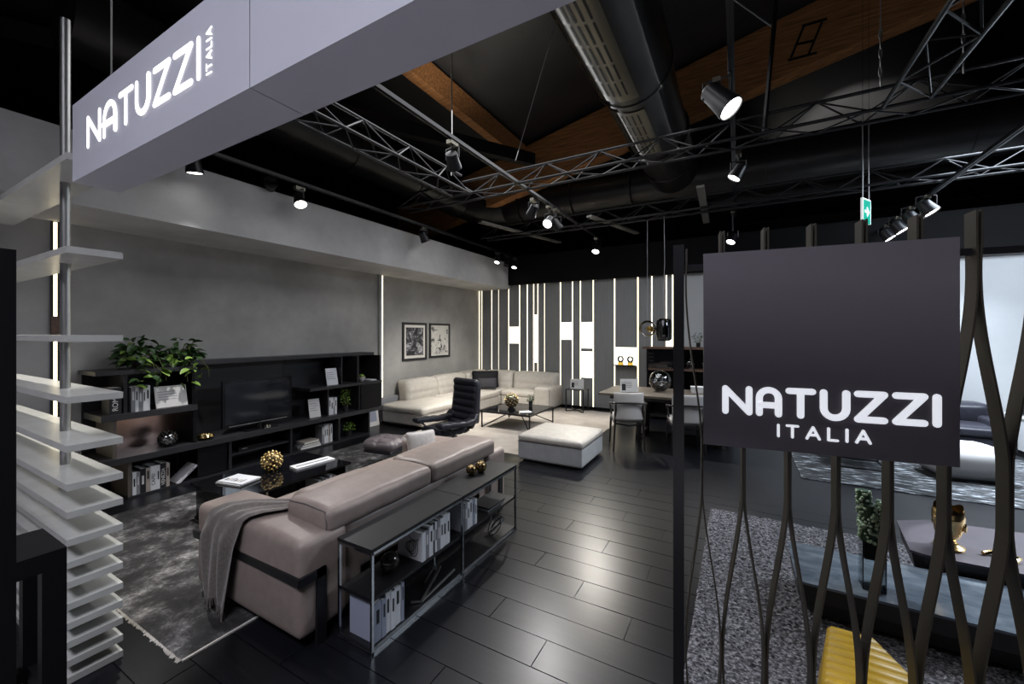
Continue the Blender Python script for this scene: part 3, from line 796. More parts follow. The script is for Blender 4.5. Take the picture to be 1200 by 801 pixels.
for k in range(3): MB().tube([(.05 * math.cos(a), .07 * math.sin(a) * (1 - .2 * k) + .02 * k, .062 + .056 * math.sin(a + k)) for a in [2 * math.pi * j / 20 for j in range(20)]], .004, 5, True).build('loop', 'black_metal', t, True)
t = thing('metal_easel', 'folded silver metal stand lying on the console bottom shelf', 'stand', (-1.72, 2.02, .026))
for p, q in (((.05, -.15, .01), (.06, .16, .05)), ((.05, -.15, .01), (-.03, .12, .06)), ((.05, -.15, .01), (.0, -.19, .012)), ((-.06, .0, .01), (-.03, .05, .09)), ((-.02, .04, .01), (.0, .09, .09))):
    MB().bar(p, q, .012, .008).build('arm', 'steel', t)

# ------------------------------------------------------------------ glass coffee table
ct = thing('glass_coffee_table', 'black glass box coffee table between sofa and television unit', 'coffee table', (-3.88, 2.3, .0085))
B(-.38, .38, -.55, .55, .295, .315).build('table_top', 'black_glass', ct)
for y in (-.52, -.02, .50): B(-.34, .34, y, y + .012, .02, .295).build('glass_panel', 'smoke_glass', ct)
B(-.35, .35, -.53, .53, .0, .02).build('base_plate', 'black_glass', ct)
B(.335, .345, .0, .49, .022, .029).build('steel_edge', 'steel', ct)
yy = -3.82
for k, (t_, h, mat) in enumerate(((.03, .19, 'book_white'), (.035, .2, 'book_grey'), (.03, .18, 'book_white'), (.03, .2, 'book_white'), (.028, .19, 'book_tan'))):
    book(f'{CN[mat]} book, {ORD[k]} in the row inside the glass coffee table', (-3.58, 2.53 + k * .042, .029), t_, .2, h, mat, group='books inside the glass coffee table')
ZT = .324
t = thing('magazine', 'stack of glossy magazines on the black glass coffee table', 'magazine', (-3.93, 1.98, ZT), R(12))
B(-.14, .14, -.10, .10, 0, .012).build('lower_issue', 'paper', t); B(-.13, .15, -.09, .105, .012, .022).build('upper_issue', 'book_white', t)
for k in range(6): B(-.10 + .035 * k, -.08 + .035 * k, -.05, -.01 + .012 * (k % 3), .022, .0226).build('cover_print', ('ink', 'book_tan', 'book_grey')[k % 3], t)
facet_ball('gold_knobbed_ball', 'golden knobbed ball on the black glass coffee table', (-3.96, 2.30, ZT), .095, 'gold', mat2='gold_dark')
t = thing('white_tray_book', 'long white portfolio lying on the black glass coffee table', 'book', (-3.79, 2.62, ZT), R(-6))
B(-.07, .07, -.20, .20, 0, .004).build('cover', 'book_white', t); B(-.066, .066, -.196, .196, .004, .014).build('pages', 'pages', t); B(-.07, .07, -.20, .20, .014, .018).build('cover', 'book_white', t); B(-.01, .012, -.17, .16, .018, .0186).build('cover_print', 'ink', t)
# ------------------------------------------------------------------ television wall unit
tv = thing('wall_unit', 'long dark television wall unit with open shelves', 'wall unit', (-5.797, 1.4, 0))
def up(name, x0, x1, Y0, Y1, z0, z1, mat='unit_dark'): return B(x0, x1, Y0 - 1.4, Y1 - 1.4, z0, z1).build(name, mat, tv)
up('back_panel', 0, .03, 1.45, 2.24, .02, 1.27); up('back_panel', 0, .05, 2.26, 3.50, .43, 1.29, 'unit_edge'); up('back_panel', 0, .03, 3.52, 4.93, .02, 1.29); up('back_panel', 0, .03, 2.26, 3.5, .02, .37)
up('top_ledge', 0, .30, 2.26, 4.95, 1.29, 1.335, 'unit_edge')
up('top_shelf', 0, .46, 1.43, 2.26, 1.245, 1.285, 'unit_edge')
up('shelf', .03, .50, 1.46, 2.25, .80, .86, 'unit_edge')
up('divider', .03, .44, 1.64, 1.67, .86, 1.245); up('divider', .03, .47, 2.22, 2.25, .43, .80, 'black_satin'); up('divider', .03, .44, 2.22, 2.25, .86, 1.245, 'black_satin')
up('divider', .03, .47, 1.55, 1.58, .43, .80, 'unit_side')
up('mirror_back', .03, .045, 1.58, 2.22, .43, .80, 'bronze_mirror')
up('main_shelf', .0, .52, 1.45, 2.30, .37, .43, 'unit_edge'); up('main_shelf', .0, .52, 2.303, 4.95, .37, .43, 'unit_edge')
for Y in (1.66, 2.58, 3.34, 4.10, 4.67): up('divider', .03, .48, Y, Y + .03, .02, .37, 'unit_side' if Y < 2 else 'unit_dark')
up('bottom_board', 0, .48, 1.66, 4.70, .0, .02)
up('lower_shelf', .03, .46, 2.61, 3.34, .18, .195, 'unit_edge')
up('shelf', .03, .50, 3.62, 4.95, .83, .87, 'unit_edge')
up('divider', .03, .44, 3.94, 3.96, .43, .83); up('divider', .03, .44, 4.18, 4.20, .87, 1.29); up('divider', .03, .48, 4.48, 4.51, .43, .83); up('divider', .03, .44, 4.48, 4.51, .87, 1.29)
up('cabinet_door', .48, .50, 4.51, 4.93, .435, .828, 'black_satin'); up('end_panel', .03, .48, 4.91, 4.93, .43, 1.29)
up('drawer_front', .44, .455, 2.27, 2.57, .03, .365, 'black_satin')
# television
t = thing('television', 'flat black television on the dark wall unit', 'television', (-5.42, 2.98, .43))
bz = B(-.02, .02, -.43, .43, .075, .645).build('bezel', 'tv_frame', t); B(.0202, .022, -.40, .40, .115, .615).build('screen', 'tv_screen', bz)
B(.0202, .024, -.36, .36, .083, .092).build('trim_strip', 'steel', t)
B(-.10, .10, -.20, .20, 0, .014).build('stand_base', 'tv_frame', t); MB().tube([(0, 0, .014), (0, 0, .09)], .03, 14).build('stand_neck', 'tv_frame', t, True)
t = thing('crystal_ornament', 'small crystal ornament below the television', 'ornament', (-5.31, 3.02, .43))
for k in range(5): MB().lathe([(.0, 0), (.012, .006), (.014, .02), (0, .05)], 7, (.03 * math.cos(k * 1.3), .03 * math.sin(k * 1.3), 0)).build('crystal', 'mirror_chrome', t)
t = thing('media_player', 'flat black media player on the lower shelf of the wall unit', 'electronics', (-5.5, 2.92, .195)); B(-.12, .12, -.2, .2, .006, .05).build('case', 'tv_frame', t); B(.12, .1215, -.16, -.1, .024, .032).build('display', 'steel', t)
for y in (-.16, .16): B(-.1, .1, y - .02, y + .02, 0, .006).build('foot', 'black_satin', t)
# shelf contents
book('thick black book, spine reading ROMA, on the upper left shelf of the wall unit', (-5.34, 1.53, .86), .09, .2, .26, 'book_black', 'ROMA', 'paper', tsize=.06)
book_row(-5.33, 1.69, .86, [(.03, .25, 'book_grey'), (.026, .255, 'book_white'), (.032, .25, 'book_grey'), (.022, .25, 'book_white'), (.035, .255, 'book_white')], 'behind the hanging plant leaves on the wall unit', 'books behind the hanging plant leaves', .2)
def card_frame(label, loc, w_, h, rotz, tilt=R(14), mat='paper', dark=True, cat='photo frame'):
    t = thing('display_card', label, cat, loc)
    MB().box(-w_ / 2, w_ / 2, -.006, .006, 0, h).build('card', mat, t)
    m = MB(); rr = random.Random(len(label))
    for k in range(4): m.box(-w_ * .42, -w_ * .42 + w_ * rr.uniform(.4, .8), -.0066, -.006, h * (.72 - .12 * k), h * (.75 - .12 * k))
    if dark: m.box(-w_ * .42, -w_ * .2, -.0068, -.006, h * .12, h * .6)
    m.build('print', 'book_grey' if not dark else 'ink', t)
    MB().add([(0, .006, h * .7), (.01, .006, h * .7), (.01, .09, .0), (0, .09, 0)], [(0, 1, 2, 3)]).build('easel_back', 'book_grey', t)
    t.rotation_euler = (-tilt, 0, rotz)
    return t
card_frame('white landscape picture standing on the upper left shelf of the wall unit', (-5.36, 2.04, .8615), .28, .23, R(90), R(14), 'paper', False)
book_row(-5.33, 1.70, .02, [(.03, .23, 'book_white'), (.028, .225, 'book_grey'), (.045, .25, 'book_black'), (.035, .24, 'book_tan'), (.05, .25, 'book_white', 'CAPRI'), (.028, .25, 'book_white'), (.05, .26, 'book_black', 'VENEZIA'), (.03, .25, 'book_tan')], 'of the lowest left shelf', 'books on the lowest left shelf', .21)
book('pale book leaning far over at the end of the lowest left row', (-5.33, 2.07, .0225), .022, .2, .24, 'book_white', lean=R(-48))
card_frame('tall grey picture card on the upper right shelf of the wall unit', (-5.40, 4.06, .8715), .17, .26, R(78), R(16), 'book_white', False)
card_frame('slanted white card left of the plant on the wall unit', (-5.40, 3.77, .4315), .16, .27, R(80), R(14), 'paper', False)
book_row(-5.36, 3.97, .43, [(.03, .26, 'book_white'), (.04, .255, 'book_white'), (.028, .26, 'book_grey'), (.035, .25, 'book_white')], 'beside the bright plant on the wall unit', 'books beside the bright plant', .18)
for k, (ww, hh, mt) in enumerate(((.30, .03, 'book_white'), (.27, .028, 'book_grey'), (.24, .032, 'book_tan'))):
    t = thing('book', f'{CN[mt]} book lying {ORD[k]} from the bottom in the flat pile', 'book', (-5.45, 3.68, .02 + .001 + k * .032 - (0 if k < 2 else .001)), R(3 * k - 4), 'flat pile of books'); hh -= .002
    B(-.1, .1, -ww / 2, ww / 2, 0, .003).build('cover', mt, t); B(-.095, .095, -ww / 2 + .004, ww / 2 - .004, .003, hh - .003).build('pages', 'pages', t); B(-.1, .1, -ww / 2, ww / 2, hh - .003, hh).build('cover', mt, t)
book_row(-5.37, 3.86, .02, [(.04, .26, 'book_grey'), (.03, .27, 'book_white'), (.035, .275, 'book_white'), (.03, .27, 'book_tan'), (.035, .27, 'book_white')], 'next to the flat pile on the wall unit', 'books next to the flat pile', .18)
facet_ball('glass_sphere', 'dark knobbed glass sphere in front of the bronze mirror', (-5.42, 2.02, .43), .085, 'smoked', 4, 'mirror_chrome')
t = thing('gold_dish', 'crumpled golden dish on the main shelf left of the television', 'ornament', (-5.38, 2.36, .43))
MB().lathe([(.02, 0), (.06, .01), (.085, .035), (.075, .06), (.06, .05), (.03, .03), (0, .025)], 14).xf(Matrix.Diagonal((.8, 1, 1, 1))).build('bowl', 'gold', t, True)
for k in range(4): MB().ball((.03 * math.cos(k * 1.6), .035 * math.sin(k * 1.6), .05), .024, 8, 6).build('pebble', 'gold_dark', t, True, 80)
t = thing('white_bowl', 'white bowl with a green sprig on the top right shelf', 'bowl', (-5.42, 4.62, .87)); MB().lathe([(.025, 0), (.05, .03), (.062, .07), (.056, .07), (.04, .03), (0, .02)], 18).build('bowl', 'paper', t, True)
for k in range(7): MB().ball((.025 * math.cos(k), .025 * math.sin(k), .085 + .008 * (k % 3)), .018, 7, 5).build('leaf', 'leaf_bright', t, True)
t = thing('paper_stack', 'small stack of pale papers on the top right shelf', 'papers', (-5.42, 4.78, .87), R(5)); B(-.1, .1, -.07, .07, 0, .012).build('sheets', 'book_blue', t); B(-.08, .09, -.06, .06, .012, .02).build('sheets', 'paper', t)
t = thing('leaning_print', 'white framed print leaning on the wall past the wall unit', 'picture', (-5.70, 5.10, .001)); B(-.012, .012, -.15, .15, 0, .42).build('frame', 'paper', t); B(.012, .014, -.1, .1, .08, .34).build('print', 'book_blue', t); t.rotation_euler = (0, R(-9), 0)

# plants with single leaves
def leaf_mesh(name, L, W, mat, bend=.25):
    n = 5; vs = []; fs = []
    for i in range(n + 1):
        s_ = i / n; wd = W * math.sin(math.pi * min(1, s_ * .94 + .03)) ** .8 * (1.15 - .4 * s_)
        z = -bend * L * s_ * s_
        vs += [(-wd / 2, L * s_, z + wd * .22), (0, L * s_, z), (wd / 2, L * s_, z + wd * .22)]
    for i in range(n):
        a = i * 3
        fs += [(a, a + 1, a + 4, a + 3), (a + 1, a + 2, a + 5, a + 4)]
    m = MB().add(vs, fs); me = m.mesh(name, True, 80); me.materials.append(MATS[mat]); return me
LEAF = {k: leaf_mesh('leaf', .095, .068, k) for k in ('leaf', 'leaf_bright')}
def pothos(label, loc, seed, n=120):
    rr = random.Random(seed); t = thing('trailing_plant', label, 'plant', loc)
    MB().lathe([(.05, 0), (.065, .10), (.068, .11), (.058, .11), (.055, .09), (0, .09)], 20).build('pot', 'pot_dark', t, True)
    for k in range(9):
        a = rr.uniform(0, 6.28); top = rr.uniform(.14, .24); rad = rr.uniform(.08, .2)
        p = [(0, 0, .09), (rad * .4 * math.cos(a), rad * .4 * math.sin(a), top), (rad * math.cos(a), rad * math.sin(a), top * .95)]
        if k % 3 == 0:
            p += [(rad * 1.2 * abs(math.cos(a)) + .13, rad * 1.1 * math.sin(a), -.02), (.27, rad * 1.1 * math.sin(a), -.12 - .1 * rr.random())]
        MB().tube(p, .003, 5).build('vine', 'stem', t, True)
    for k in range(n):
        a = rr.uniform(0, 6.28); e = rr.random()
        if k < n * .84:
            rad = .155 * math.sqrt(rr.random()); z = .05 + .30 * rr.random() * (1 - (rad / .2) ** 2)
            p = (rad * math.cos(a) * .8, rad * math.sin(a), z); mat = 'leaf' if rr.random() < .93 else 'leaf_bright'
        else:
            p = (.20 + .09 * rr.random(), rr.uniform(-.13, .13), .10 - .3 * rr.random() ** 1.6); mat = 'leaf_bright' if rr.random() < .65 else 'leaf'
        o = bpy.data.objects.new('leaf', LEAF[mat]); C.objects.link(o); o.parent = t; o.location = p
        o.rotation_euler = (rr.uniform(-.9, .5), rr.uniform(-.7, .7), a - math.pi / 2); s_ = rr.uniform(.7, 1.15); o.scale = (s_, s_, s_)
    return t
pothos('lush trailing green plant on the wall unit, further from the television', (-5.56, 1.83, 1.286), 11)
pothos('lush trailing green plant on the wall unit, nearer to the television', (-5.56, 2.19, 1.286), 12)
def sprig(name, label, loc, h, rad, n, mat, potr=.035, poth=.06, potmat='pot_dark', seed=1, size=.035):
    rr = random.Random(seed); t = thing(name, label, 'plant', loc)
    MB().lathe([(potr * .8, 0), (potr, poth), (potr * .85, poth), (potr * .8, poth * .8), (0, poth * .8)], 16).build('pot', potmat, t, True)
    m = MB(); st_ = MB()
    for k in range(n):
        a = rr.uniform(0, 6.28); z = poth + (h - poth) * rr.random(); q = rad * math.sqrt(rr.random()) * (.6 + .4 * math.sin(math.pi * (z - poth) / (h - poth)))
        c = Vector((q * math.cos(a), q * math.sin(a), z)); M_ = Matrix.Translation(c) @ Matrix.Rotation(rr.uniform(0, 6.28), 4, 'Z') @ Matrix.Rotation(rr.uniform(-1, 1), 4, 'X')
        s_ = size * rr.uniform(.7, 1.2)
        mm = MB().add([(0, 0, 0), (s_ * .32, s_ * .45, .1 * s_), (0, s_, 0), (-s_ * .32, s_ * .45, .1 * s_)], [(0, 1, 2, 3)]).xf(M_); m.add(mm.v, mm.f)
        if k % 4 == 0: st_.tube([(0, 0, poth * .8), tuple(c * .5 + Vector((0, 0, .3 * poth))), tuple(c)], .0016, 4)
    o = m.build('foliage', mat, t); o['kind'] = 'stuff'
    st_.build('stems', 'stem', t)
    return t
sprig('potted_plant', 'small bright green plant on the right of the wall unit', (-5.40, 4.29, .43), .36, .09, 130, 'leaf_bright', .045, .11, seed=3)
sprig('potted_plant', 'low green plant on the lowest right shelf of the wall unit', (-5.45, 4.38, .02), .2, .12, 90, 'leaf_bright', .06, .09, seed=4)

# pictures
def picture(label, Y0, Y1, z0, z1, kind):
    yc, h = (Y0 + Y1) / 2, z1 - z0; a = (Y1 - Y0) / 2
    t = thing('framed_picture', label, 'picture', (-5.8, yc, z0))
    f_ = .045
    for s_ in (-1, 1): B(.002, .03, s_ * a, s_ * (a - f_), 0, h).build('frame_bar', 'picture_black', t)
    B(.002, .03, -a + f_, a - f_, 0, f_).build('frame_bar', 'picture_black', t); B(.002, .03, -a + f_, a - f_, h - f_, h).build('frame_bar', 'picture_black', t)
    B(.002, .012, -a + f_, a - f_, f_, h - f_).build('mat_board', 'mat_board', t)
    if kind == 0:
        b_ = .10
        B(.012, .014, -a + b_, a - b_, b_, h - b_).build('print', 'art_arches', t)
    else:
        B(.012, .014, -a + f_ + .02, a - f_ - .02, f_ + .03, h - f_ - .03).build('print', 'art_ink', t)
    return t
ramp_mat('art_arches', [(.44, (.01, .01, .012)), (.52, (.07, .07, .08)), (.6, (.34, .34, .36)), (.7, (.62, .62, .64))], 6, .6, detail=7, distort=1.2, seed=2)
ramp_mat('art_ink', [(.38, (.01, .01, .014)), (.43, (.05, .05, .06)), (.46, (.52, .51, .48)), (.7, (.66, .64, .60))], 5.5, .6, detail=6, distort=.9, seed=5.3)
picture('framed dark architectural photograph with a pale border on the grey wall', 5.92, 6.63, 1.11, 1.88, 0)
picture('framed pale ink drawing with black blots on the grey wall', 6.72, 7.42, 1.13, 1.88, 1)

# ------------------------------------------------------------------ cream corner sofa
cf = thing('corner_sofa', 'cream leather corner sofa below the vertical light strips', 'sofa', (-4.7, 7.0, 0))
def cp(name, X0, X1, Y0, Y1, z0, z1, mat='cream_leather', r=.04, puff=(0, 0, 0), fn=None, n=14):
    return MB().cushion(X0 + 4.7, X1 + 4.7, Y0 - 7, Y1 - 7, z0, z1, r=r, puff=puff, fn=fn, n=n).build(name, mat, cf, True)
B(-.94, .0, -1.66, 1.5, .014, .05).build('plinth', 'black_metal', cf); B(-.94, 1.15, 1.05, 1.5, .014, .05).build('plinth', 'black_metal', cf)
cp('chaise_base', -5.66, -4.69, 5.28, 6.45, .05, .27); cp('chaise_cushion', -5.67, -4.68, 5.27, 6.45, .25, .38, r=.05, puff=(.01, .01, .025))
cp('seat_base', -5.66, -4.71, 6.46, 7.85, .05, .27); cp('seat_cushion', -5.5, -4.69, 6.46, 7.80, .25, .385, r=.05, puff=(.01, .0, .02))
cp('seat_base', -5.66, -4.72, 7.86, 8.55, .05, .27); cp('corner_cushion', -5.5, -4.72, 7.81, 8.45, .25, .39, r=.05, puff=(0, 0, .02))
cp('seat_base', -4.71, -3.84, 7.90, 8.55, .05, .27); cp('seat_cushion', -4.71, -3.84, 7.88, 8.40, .25, .385, r=.05, puff=(0, .01, .02))
def groove(ax):
    def fn(u, v, w_, p):
        g_ = math.exp(-((w_ + .05) / .10) ** 2) * .022 + math.exp(-((w_ - .62) / .09) ** 2) * .010
        if ax == 'x' and u > 0: p[0] -= g_
        if ax == 'y' and v < 0: p[1] += g_
        if ax == 'x': p[0] -= .05 * max(0, w_)
        else: p[1] += .05 * max(0, w_)
        return p
    return fn
for Y0, Y1 in ((5.72, 6.62), (6.63, 7.62)): cp('back_cushion', -5.72, -5.42, Y0, Y1, .30, .76, r=.08, puff=(.02, .01, .015), fn=groove('x'), n=20)
cp('back_cushion', -5.72, -5.38, 7.63, 8.50, .30, .77, r=.08, puff=(.02, 0, .015), fn=groove('x'), n=18)
cp('back_cushion', -5.40, -4.62, 8.22, 8.56, .30, .77, r=.08, puff=(0, .02, .015), fn=groove('y'), n=20); cp('back_cushion', -4.60, -3.52, 8.24, 8.56, .30, .77, r=.08, puff=(0, .02, .015), fn=groove('y'), n=20)
cp('armrest', -3.86, -3.47, 7.84, 8.56, .05, .50, r=.05, puff=(.01, .01, .015), n=16)
cp('side_panel', -5.76, -5.70, 5.3, 5.75, .05, .48, 'book_grey', r=.01)
for p in ((-3.84, 7.84, .06, -3.84, 7.84, .47), (-3.49, 7.84, .06, -3.49, 7.84, .47)):
    MB().tube([(p[0] + 4.7, p[1] - 7 + .012, p[2]), (p[3] + 4.7, p[4] - 7 + .012, p[5])], .006, 6).build('piping', 'seam_dark', cf)
MB().tube([(-.97 + .03, -1.735, .262), (0.0, -1.735, .262), (.022, -1.71, .262), (.022, -.6, .262)], .005, 6).build('piping', 'seam_dark', cf)
pillow('black_pillow', 'large black pillow in the corner of the cream sofa', (-5.14, 7.92, .60), .60, .38, .15, 'pillow_black', (R(-14), 0, R(36)))
pillow('grey_pillow', 'smaller dark grey pillow in front of the black pillow', (-4.97, 7.74, .53), .42, .24, .12, 'pillow_grey', (R(-16), 0, R(32)))

# ------------------------------------------------------------------ ottoman
ot = thing('ottoman', 'square pale leather ottoman on the edge of the beige rug', 'ottoman', (-2.08, 5.10, 0))
MB().cushion(-.44, .44, -.44, .41, .03, .265, .02, n=12).build('base', 'grey_leather', ot, True)
MB().cushion(-.445, .445, -.445, .415, .255, .34, r=.035, puff=(.004, .004, .04), n=16).build('cushion', 'cream_leather', ot, True)
B(-.41, .41, -.41, .38, .018, .03).build('plinth', 'chrome_dark', ot)
for x in (-.36, .36):
    for y in (-.36, .33): B(x - .02, x + .02, y - .02, y + .02, .0095 if y > 0 else 0, .018).build('foot', 'black_metal', ot)
MB().tube([(-.44, -.442, .26), (.44, -.442, .26), (.442, .41, .26)], .005, 6).build('piping', 'seam_dark', ot)

# ------------------------------------------------------------------ black lounge chair and footstool
lc = thing('lounge_chair', 'black channel stitched leather lounge chair behind the taupe sofa', 'armchair', (-3.55, 4.56, 0), R(-14))
def pad(path, width, th_, ribs, mat, name, parent, n=60, taper=0., rd=.5):
    """channel stitched pad swept along a path in the local YZ plane (x = width)"""
    P_ = [Vector(p) for p in path]
    seg = [0]
    for a, b in zip(P_[:-1], P_[1:]): seg.append(seg[-1] + (b - a).length)
    L = seg[-1]; rings = []
    def at_(s_):
        for i in range(len(P_) - 1):
            if s_ <= seg[i + 1] + 1e-9:
                q = (s_ - seg[i]) / (seg[i + 1] - seg[i]); return P_[i].lerp(P_[i + 1], q)
        return P_[-1]
    for k in range(n + 1):
        s_ = L * k / n; c = at_(s_); tn = (at_(min(L, s_ + .03)) - at_(max(0, s_ - .03))).normalized()
        side = Vector((1, 0, 0)); nm = side.cross(tn).normalized()
        ph = abs(math.sin(math.pi * ribs * k / n)); tt = th_ * (1 - rd + rd * ph ** .55); e = min(1, min(k, n - k) / 3 + .35); tt *= e
        wd = width * (1 - taper * k / n) * (.93 + .07 * e)
        ring = []
        for j in range(20):
            a = 2 * math.pi * j / 20; ca, sa = math.cos(a), math.sin(a)
            ring.append(c + side * (wd / 2 * math.copysign(abs(ca) ** .35, ca)) + nm * (tt / 2 * math.copysign(abs(sa) ** .6, sa)))
        rings.append(ring)
    return MB().ring(rings).build(name, mat, parent, True, 70)
# front is -y
pad([(0, -.34, .33), (0, -.1, .31), (0, .12, .31), (0, .20, .33)], .42, .12, 5, 'black_leather', 'seat', lc, rd=.3)
pad([(0, .16, .33), (0, .235, .40), (0, .275, .58), (0, .29, .80), (0, .285, 1.0)], .54, .12, 6.9, 'black_leather', 'backrest', lc, taper=.1)
for s_ in (-1, 1):
    a_ = pad([(s_ * .27, -.40, .45), (s_ * .27, -.2, .44), (s_ * .27, .05, .42), (s_ * .26, .2, .44), (s_ * .24, .26, .52)], .14, .08, 5, 'black_leather', 'armrest', lc, rd=.2)
    MB().tube([(s_ * .27, -.3, .42), (s_ * .25, -.15, .27), (s_ * .15, 0, .24)], .012, 8).build('arm_bracket', 'black_metal', lc, True)
MB().cushion(-.27, .27, .33, .43, .38, .98, r=.03, n=10, fn=lambda u, v, w_, p: [p[0] * (1 - .05 * w_), p[1] - .085 + .03 * w_, p[2]]).build('back_shell', 'black_leather', lc, True)
MB().tube([(0, 0, .04), (0, 0, .27)], .03, 14).build('pedestal', 'chrome_dark', lc, True)
MB().lathe([(0, .0), (.26, .0), (.26, .012), (.06, .03), (.03, .05), (0, .05)], 28).build('base_disc', 'chrome_dark', lc, True)
fs = thing('footstool', 'low tufted dark leather footstool on a metal base', 'footstool', (-3.86, 3.66, .0085), R(8))
def tuft(u, v, w_, p):
    if w_ > 0:
        p[2] -= .02 * (math.exp(-(u / .08) ** 2) + math.exp(-((v - .33) / .08) ** 2) + math.exp(-((v + .33) / .08) ** 2))
    return p
MB().cushion(-.22, .22, -.19, .19, .21, .34, r=.06, puff=(.01, .01, .035), n=24, fn=tuft).build('cushion', 'stool_leather', fs, True, 80)
MB().cushion(-.20, .20, -.17, .17, .18, .22, r=.015, n=6).build('shell', 'black_leather', fs, True)
MB().tube([(0, 0, .03), (0, 0, .2)], .022, 12).build('pedestal', 'chrome_dark', fs, True)
for k in range(4):
    a = math.pi / 4 + k * math.pi / 2; MB().bar((0, 0, .03), (.24 * math.cos(a), .24 * math.sin(a), .008), .03, .014).build('foot', 'chrome_dark', fs)

# ------------------------------------------------------------------ coffee table on the pale rug
c2 = thing('frame_coffee_table', 'square black frame coffee table on the beige rug', 'coffee table', (-3.48, 6.46, .0085))
B(-.47, .47, -.48, .48, .285, .297).build('glass_top', 'black_glass', c2)
for x0, x1, y0, y1 in ((-.48, .48, -.49, -.47), (-.48, .48, .47, .49), (-.48, -.46, -.47, .47), (.46, .48, -.47, .47)): B(x0, x1, y0, y1, .265, .298).build('top_rail', 'black_metal', c2)
for x in (-.47, .47):
    for y in (-.48, .48): B(x - .01, x + .01, y - .01, y + .01, 0, .27).build('leg', 'black_metal', c2)
for x, y in ((-.47, -.48), (.47, -.48), (-.47, .48), (.47, .48)): MB().bar((x, y, .012), (x * .12, y * .12, .262), .016, .016).build('diagonal_brace', 'black_metal', c2)
z2 = .306
t = facet_ball('bronze_sphere', 'dark bronze openwork sphere on a stand on the square coffee table', (-3.52, 6.28, z2 + .04), .125, 'gold_dark', 9, 'smoked')
MB().lathe([(.07, -.0395), (.075, -.02), (.05, .0), (.045, .02), (0, .02)], 18).build('stand', 'black_metal', t, True)
sprig('potted_plant', 'small dark green plant on the square coffee table', (-3.36, 6.72, z2), .2, .08, 90, 'leaf_dark', .04, .1, seed=6)
t = thing('brochure', 'fanned white brochures on the square coffee table', 'brochure', (-3.2, 6.2, z2), R(25))
for k in range(3):
    o = B(-.1, .1, -.07, .07, .003 * k, .003 * k + .0025).build('sheet', ('paper', 'book_blue', 'book_white')[k], t); o.rotation_euler = (0, 0, R(14 * k))

# ------------------------------------------------------------------ side table with card
sd = thing('side_table', 'slim black cube side table against the light strip wall', 'side table', (-3.01, 8.24, 0))
B(-.2, .2, -.17, .17, .465, .48).build('table_top', 'black_metal', sd)
for x in (-.19, .19):
    for y in (-.16, .16): B(x - .01, x + .01, y - .01, y + .01, .02 if y < .1 else .009, .465).build('leg', 'black_metal', sd)
MB().bar((-.19, -.16, .0185), (.19, .16, .0185), .018, .018).build('floor_brace', 'black_metal', sd); MB().bar((-.19, .16, .0185), (.19, -.16, .0185), .018, .018).build('floor_brace', 'black_metal', sd)
card_frame('white price card on the slim side table', (-3.0, 8.2, .4815), .28, .21, R(15), R(12))
# ------------------------------------------------------------------ dining corner
dt = thing('dining_table', 'long grey wood dining table with dark legs', 'dining table', (-.95, 6.85, 0))
MB().cushion(-1.0, 1.25, -.55, .50, .68, .72, r=.008, n=4).build('table_top', 'wood_table', dt)
B(-.85, 1.1, -.42, -.38, .62, .68).build('apron', 'wood_dark', dt); B(-.85, 1.1, .36, .40, .62, .68).build('apron', 'wood_dark', dt)
for x in (-.42, .75):
    for y in (-.36, .32): MB().bar((x, y, 0), (x * .94, y * .9, .68), .07, .05).build('leg', 'wood_dark', dt)
    MB().bar((x, -.36, .05), (x, .32, .05), .05, .05).build('stretcher', 'wood_dark', dt)
def dining_chair(label, loc, rotz):
    t = thing('dining_chair', label, 'chair', loc, rotz, None)
    # back at -y, seat to +y
    def bf(u, v, w_, p): p[1] -= .05 * (1 - u * u) - .03 * w_ * .5; return p
    MB().cushion(-.205, .205, -.035, .015, .44, .82, r=.02, n=14, fn=bf).build('backrest', 'chair_fabric', t, True)
    MB().cushion(-.21, .21, -.03, .42, .40, .47, r=.025, puff=(0, 0, .012), n=10).build('seat', 'chair_fabric', t, True)
    for s_ in (-1, 1):
        MB().tube([(s_ * .215, -.05, 0), (s_ * .19, -.03, .40), (s_ * .185, -.07, .66)], [.011, .017, .013], 8).build('leg', 'wood_dark', t, True)
        MB().tube([(s_ * .215, .42, 0), (s_ * .20, .38, .40)], [.011, .017], 8).build('leg', 'wood_dark', t, True)
        MB().tube([(s_ * .15, -.085, .68), (s_ * .235, -.06, .675), (s_ * .25, .06, .66), (s_ * .245, .2, .64), (s_ * .225, .26, .60), (s_ * .20, .28, .45)], .013, 8).build('armrest', 'wood_dark', t, True)
        MB().tube([(s_ * .19, -.03, .385), (s_ * .2, .38, .385)], .013, 6).build('seat_rail', 'wood_dark', t)
    MB().tube([(-.15, -.085, .68), (0, -.10, .685), (.15, -.085, .68)], .013, 8).build('back_rail', 'wood_dark', t, True)
    MB().tube([(-.19, -.03, .385), (0, -.03, .355), (.19, -.03, .385)], .013, 8).build('rear_rail', 'wood_dark', t, True)
    return t
dining_chair('pale upholstered dining chair with dark arms at the end of the table', (-1.36, 5.82, 0), R(22))
dining_chair('pale upholstered dining chair half hidden by the black screen post', (-.60, 5.98, 0), R(17))
